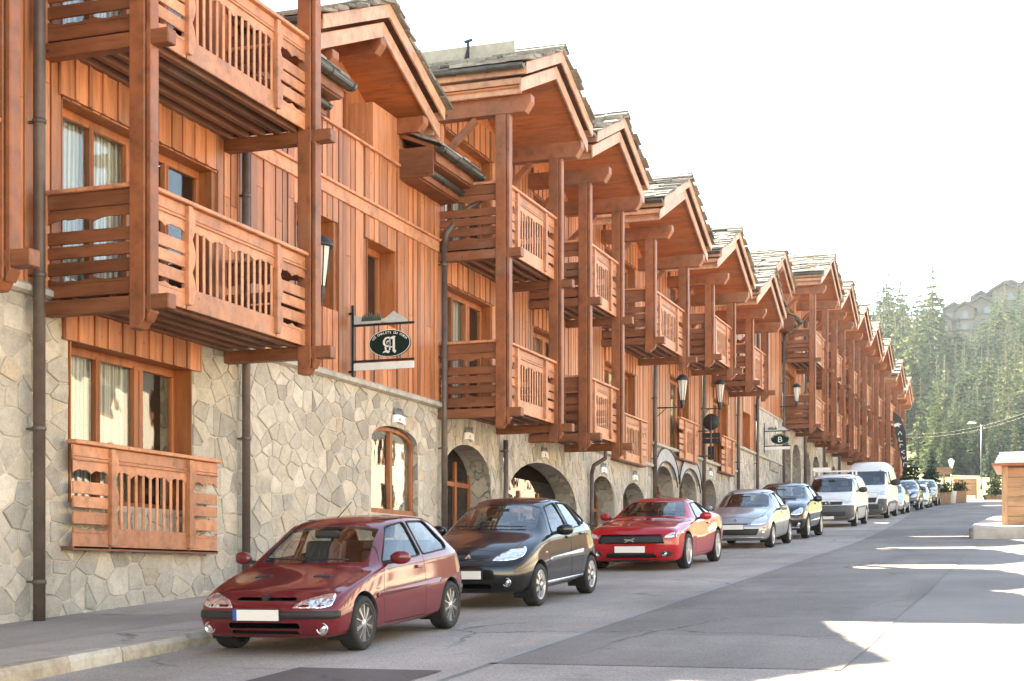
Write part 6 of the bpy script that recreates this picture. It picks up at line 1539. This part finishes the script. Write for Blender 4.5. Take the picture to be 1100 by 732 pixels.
# ------------------------------------------------------------------ hotel on the hill top
ht = thing('hotel', 'large stepped hillside hotel with brown gables above the forest', 'hotel', (*px(1060, 340, 430)[:1], 430, 60))
M['hotelwall'] = plain('hotel_wall', (.13,.105,.095), .8); M['hotelroof'] = plain('hotel_roof', (.06,.05,.05), .8); M['hotelglass'] = plain('hotel_glass', (.10,.13,.15), .2); M['snow'] = plain('pale_roof', (.6,.6,.6), .7)
for (x0, x1, yb, yt, dep) in ((1008, 1022, 352, 338, 0), (1016, 1034, 352, 326, 2), (1028, 1046, 350, 325, 1), (1042, 1066, 352, 320, 3), (1046, 1062, 330, 313, 8), (1058, 1072, 325, 312, 7), (1066, 1092, 345, 306, 4), (1078, 1096, 330, 302, 9), (1090, 1118, 340, 304, 6)):
    yt += 7; yb += 7; Y = 425 + dep*2; a = px(x0, yt, Y); b = px(x1, yb, Y); zt_, zb_ = a[1], b[1]; w = MB(); w.box(a[0], b[0], Y, Y+12, zb_-14, zt_); w.build('wall', M['hotelwall'], ht)
    xm = (a[0]+b[0])/2; hw_ = (b[0]-a[0])/2; r_ = MB(); e = .9
    r_.prism([(a[0]-e, zt_-.5), (xm, zt_+hw_*.55), (b[0]+e, zt_-.5), (b[0]+e, zt_+.1), (xm, zt_+hw_*.55+.7), (a[0]-e, zt_+.1)], FN_XZ, Y-1.6, Y+12.5); r_.build('roof', M['hotelroof'], ht)
    gt = MB(); gt.prism([(a[0], zt_-.02), (b[0], zt_-.02), (xm, zt_+hw_*.52)], FN_XZ, Y+.2, Y+.5); gt.build('gable', M['hotelwall'], ht)
    for lv in range(max(1, int((zt_-zb_)/3.0))):
        wn = MB(); z = zt_-1.0-3.0*lv; n = max(1, int(hw_*2/2.2))
        for q in range(n): xx = a[0] + (b[0]-a[0])*(q+.5)/n; wn.box(xx-.75, xx+.75, Y-.06, Y-.002, z-1.7, z)
        wn.build('window', M['hotelglass'], ht); bl = MB(); bl.box(a[0]-.3, b[0]+.3, Y-1.2, Y-.07, z-2.1, z-1.9); bl.build('balcony', M['hotelroof'], ht)
ch = px(1082, 307, 445); c = MB(); c.box(ch[0]-1, ch[0]+1, 445, 447, ch[1]-4, ch[1]+1.6); c.build('chimney', M['hotelwall'], ht)

# ------------------------------------------------------------------ thin bright air over the valley
hz = MB(); hz.box(-1520, 1520, -320, 1720, -75, 125)
t = NT('valley_haze'); v = t.n('ShaderNodeVolumePrincipled'); v.inputs['Color'].default_value = (.74,.88,1,1); v.inputs['Density'].default_value = HAZE; v.inputs['Anisotropy'].default_value = .25
t.l(v.outputs[0], t.out.inputs['Volume']); ho = hz.build('haze', t.mat); tag(ho, kind='stuff')

# ------------------------------------------------------------------ light, sky, camera
SUN_EL, SUN_AZ = R(37.5), math.atan2(-.67, .742)      # azimuth measured from +Y towards +X
w = bpy.data.worlds.new('World'); SC.world = w; w.use_nodes = True
nt = w.node_tree; nt.nodes.clear()
sky = nt.nodes.new('ShaderNodeTexSky'); sky.sky_type = 'NISHITA'; sky.sun_disc = False
sky.sun_elevation = SUN_EL; sky.sun_rotation = SUN_AZ; sky.altitude = 1700; sky.air_density = SKY_AIR; sky.dust_density = SKY_DUST; sky.ozone_density = SKY_OZ
bg = nt.nodes.new('ShaderNodeBackground'); bg.inputs[1].default_value = SKY_STR
ow = nt.nodes.new('ShaderNodeOutputWorld'); nt.links.new(sky.outputs[0], bg.inputs[0]); nt.links.new(bg.outputs[0], ow.inputs[0])
sun = bpy.data.lights.new('sun', 'SUN'); sun.energy = SUN_STR; sun.angle = R(.53); sun.color = (1, .955, .89)
so = bpy.data.objects.new('sun', sun); COL.objects.link(so)
sd = Vector((math.sin(SUN_AZ)*math.cos(SUN_EL), math.cos(SUN_AZ)*math.cos(SUN_EL), math.sin(SUN_EL)))
so.rotation_euler = sd.to_track_quat('Z', 'Y').to_euler(); so.location = (0, 0, 40)
cam = bpy.data.cameras.new('camera'); co_ = bpy.data.objects.new('camera', cam); COL.objects.link(co_)
cam.sensor_width = 36; cam.lens = 36*1620/1100; cam.shift_y = 256/1100; cam.clip_end = 4000; cam.clip_start = .1
co_.rotation_euler = (R(90), 0, R(19.7)); SC.camera = co_
SC.view_settings.view_transform = 'Standard'; SC.view_settings.look = 'None'; SC.view_settings.gamma = 1
SC.view_settings.exposure = EXPO
SC.render.engine = 'CYCLES'; SC.cycles.use_denoising = True
SC.cycles.max_bounces = 8; SC.cycles.transparent_max_bounces = 16; SC.cycles.volume_bounces = 0
if WB:
    SC.view_settings.use_white_balance = True
    SC.view_settings.white_balance_temperature = WB; SC.view_settings.white_balance_tint = WBT
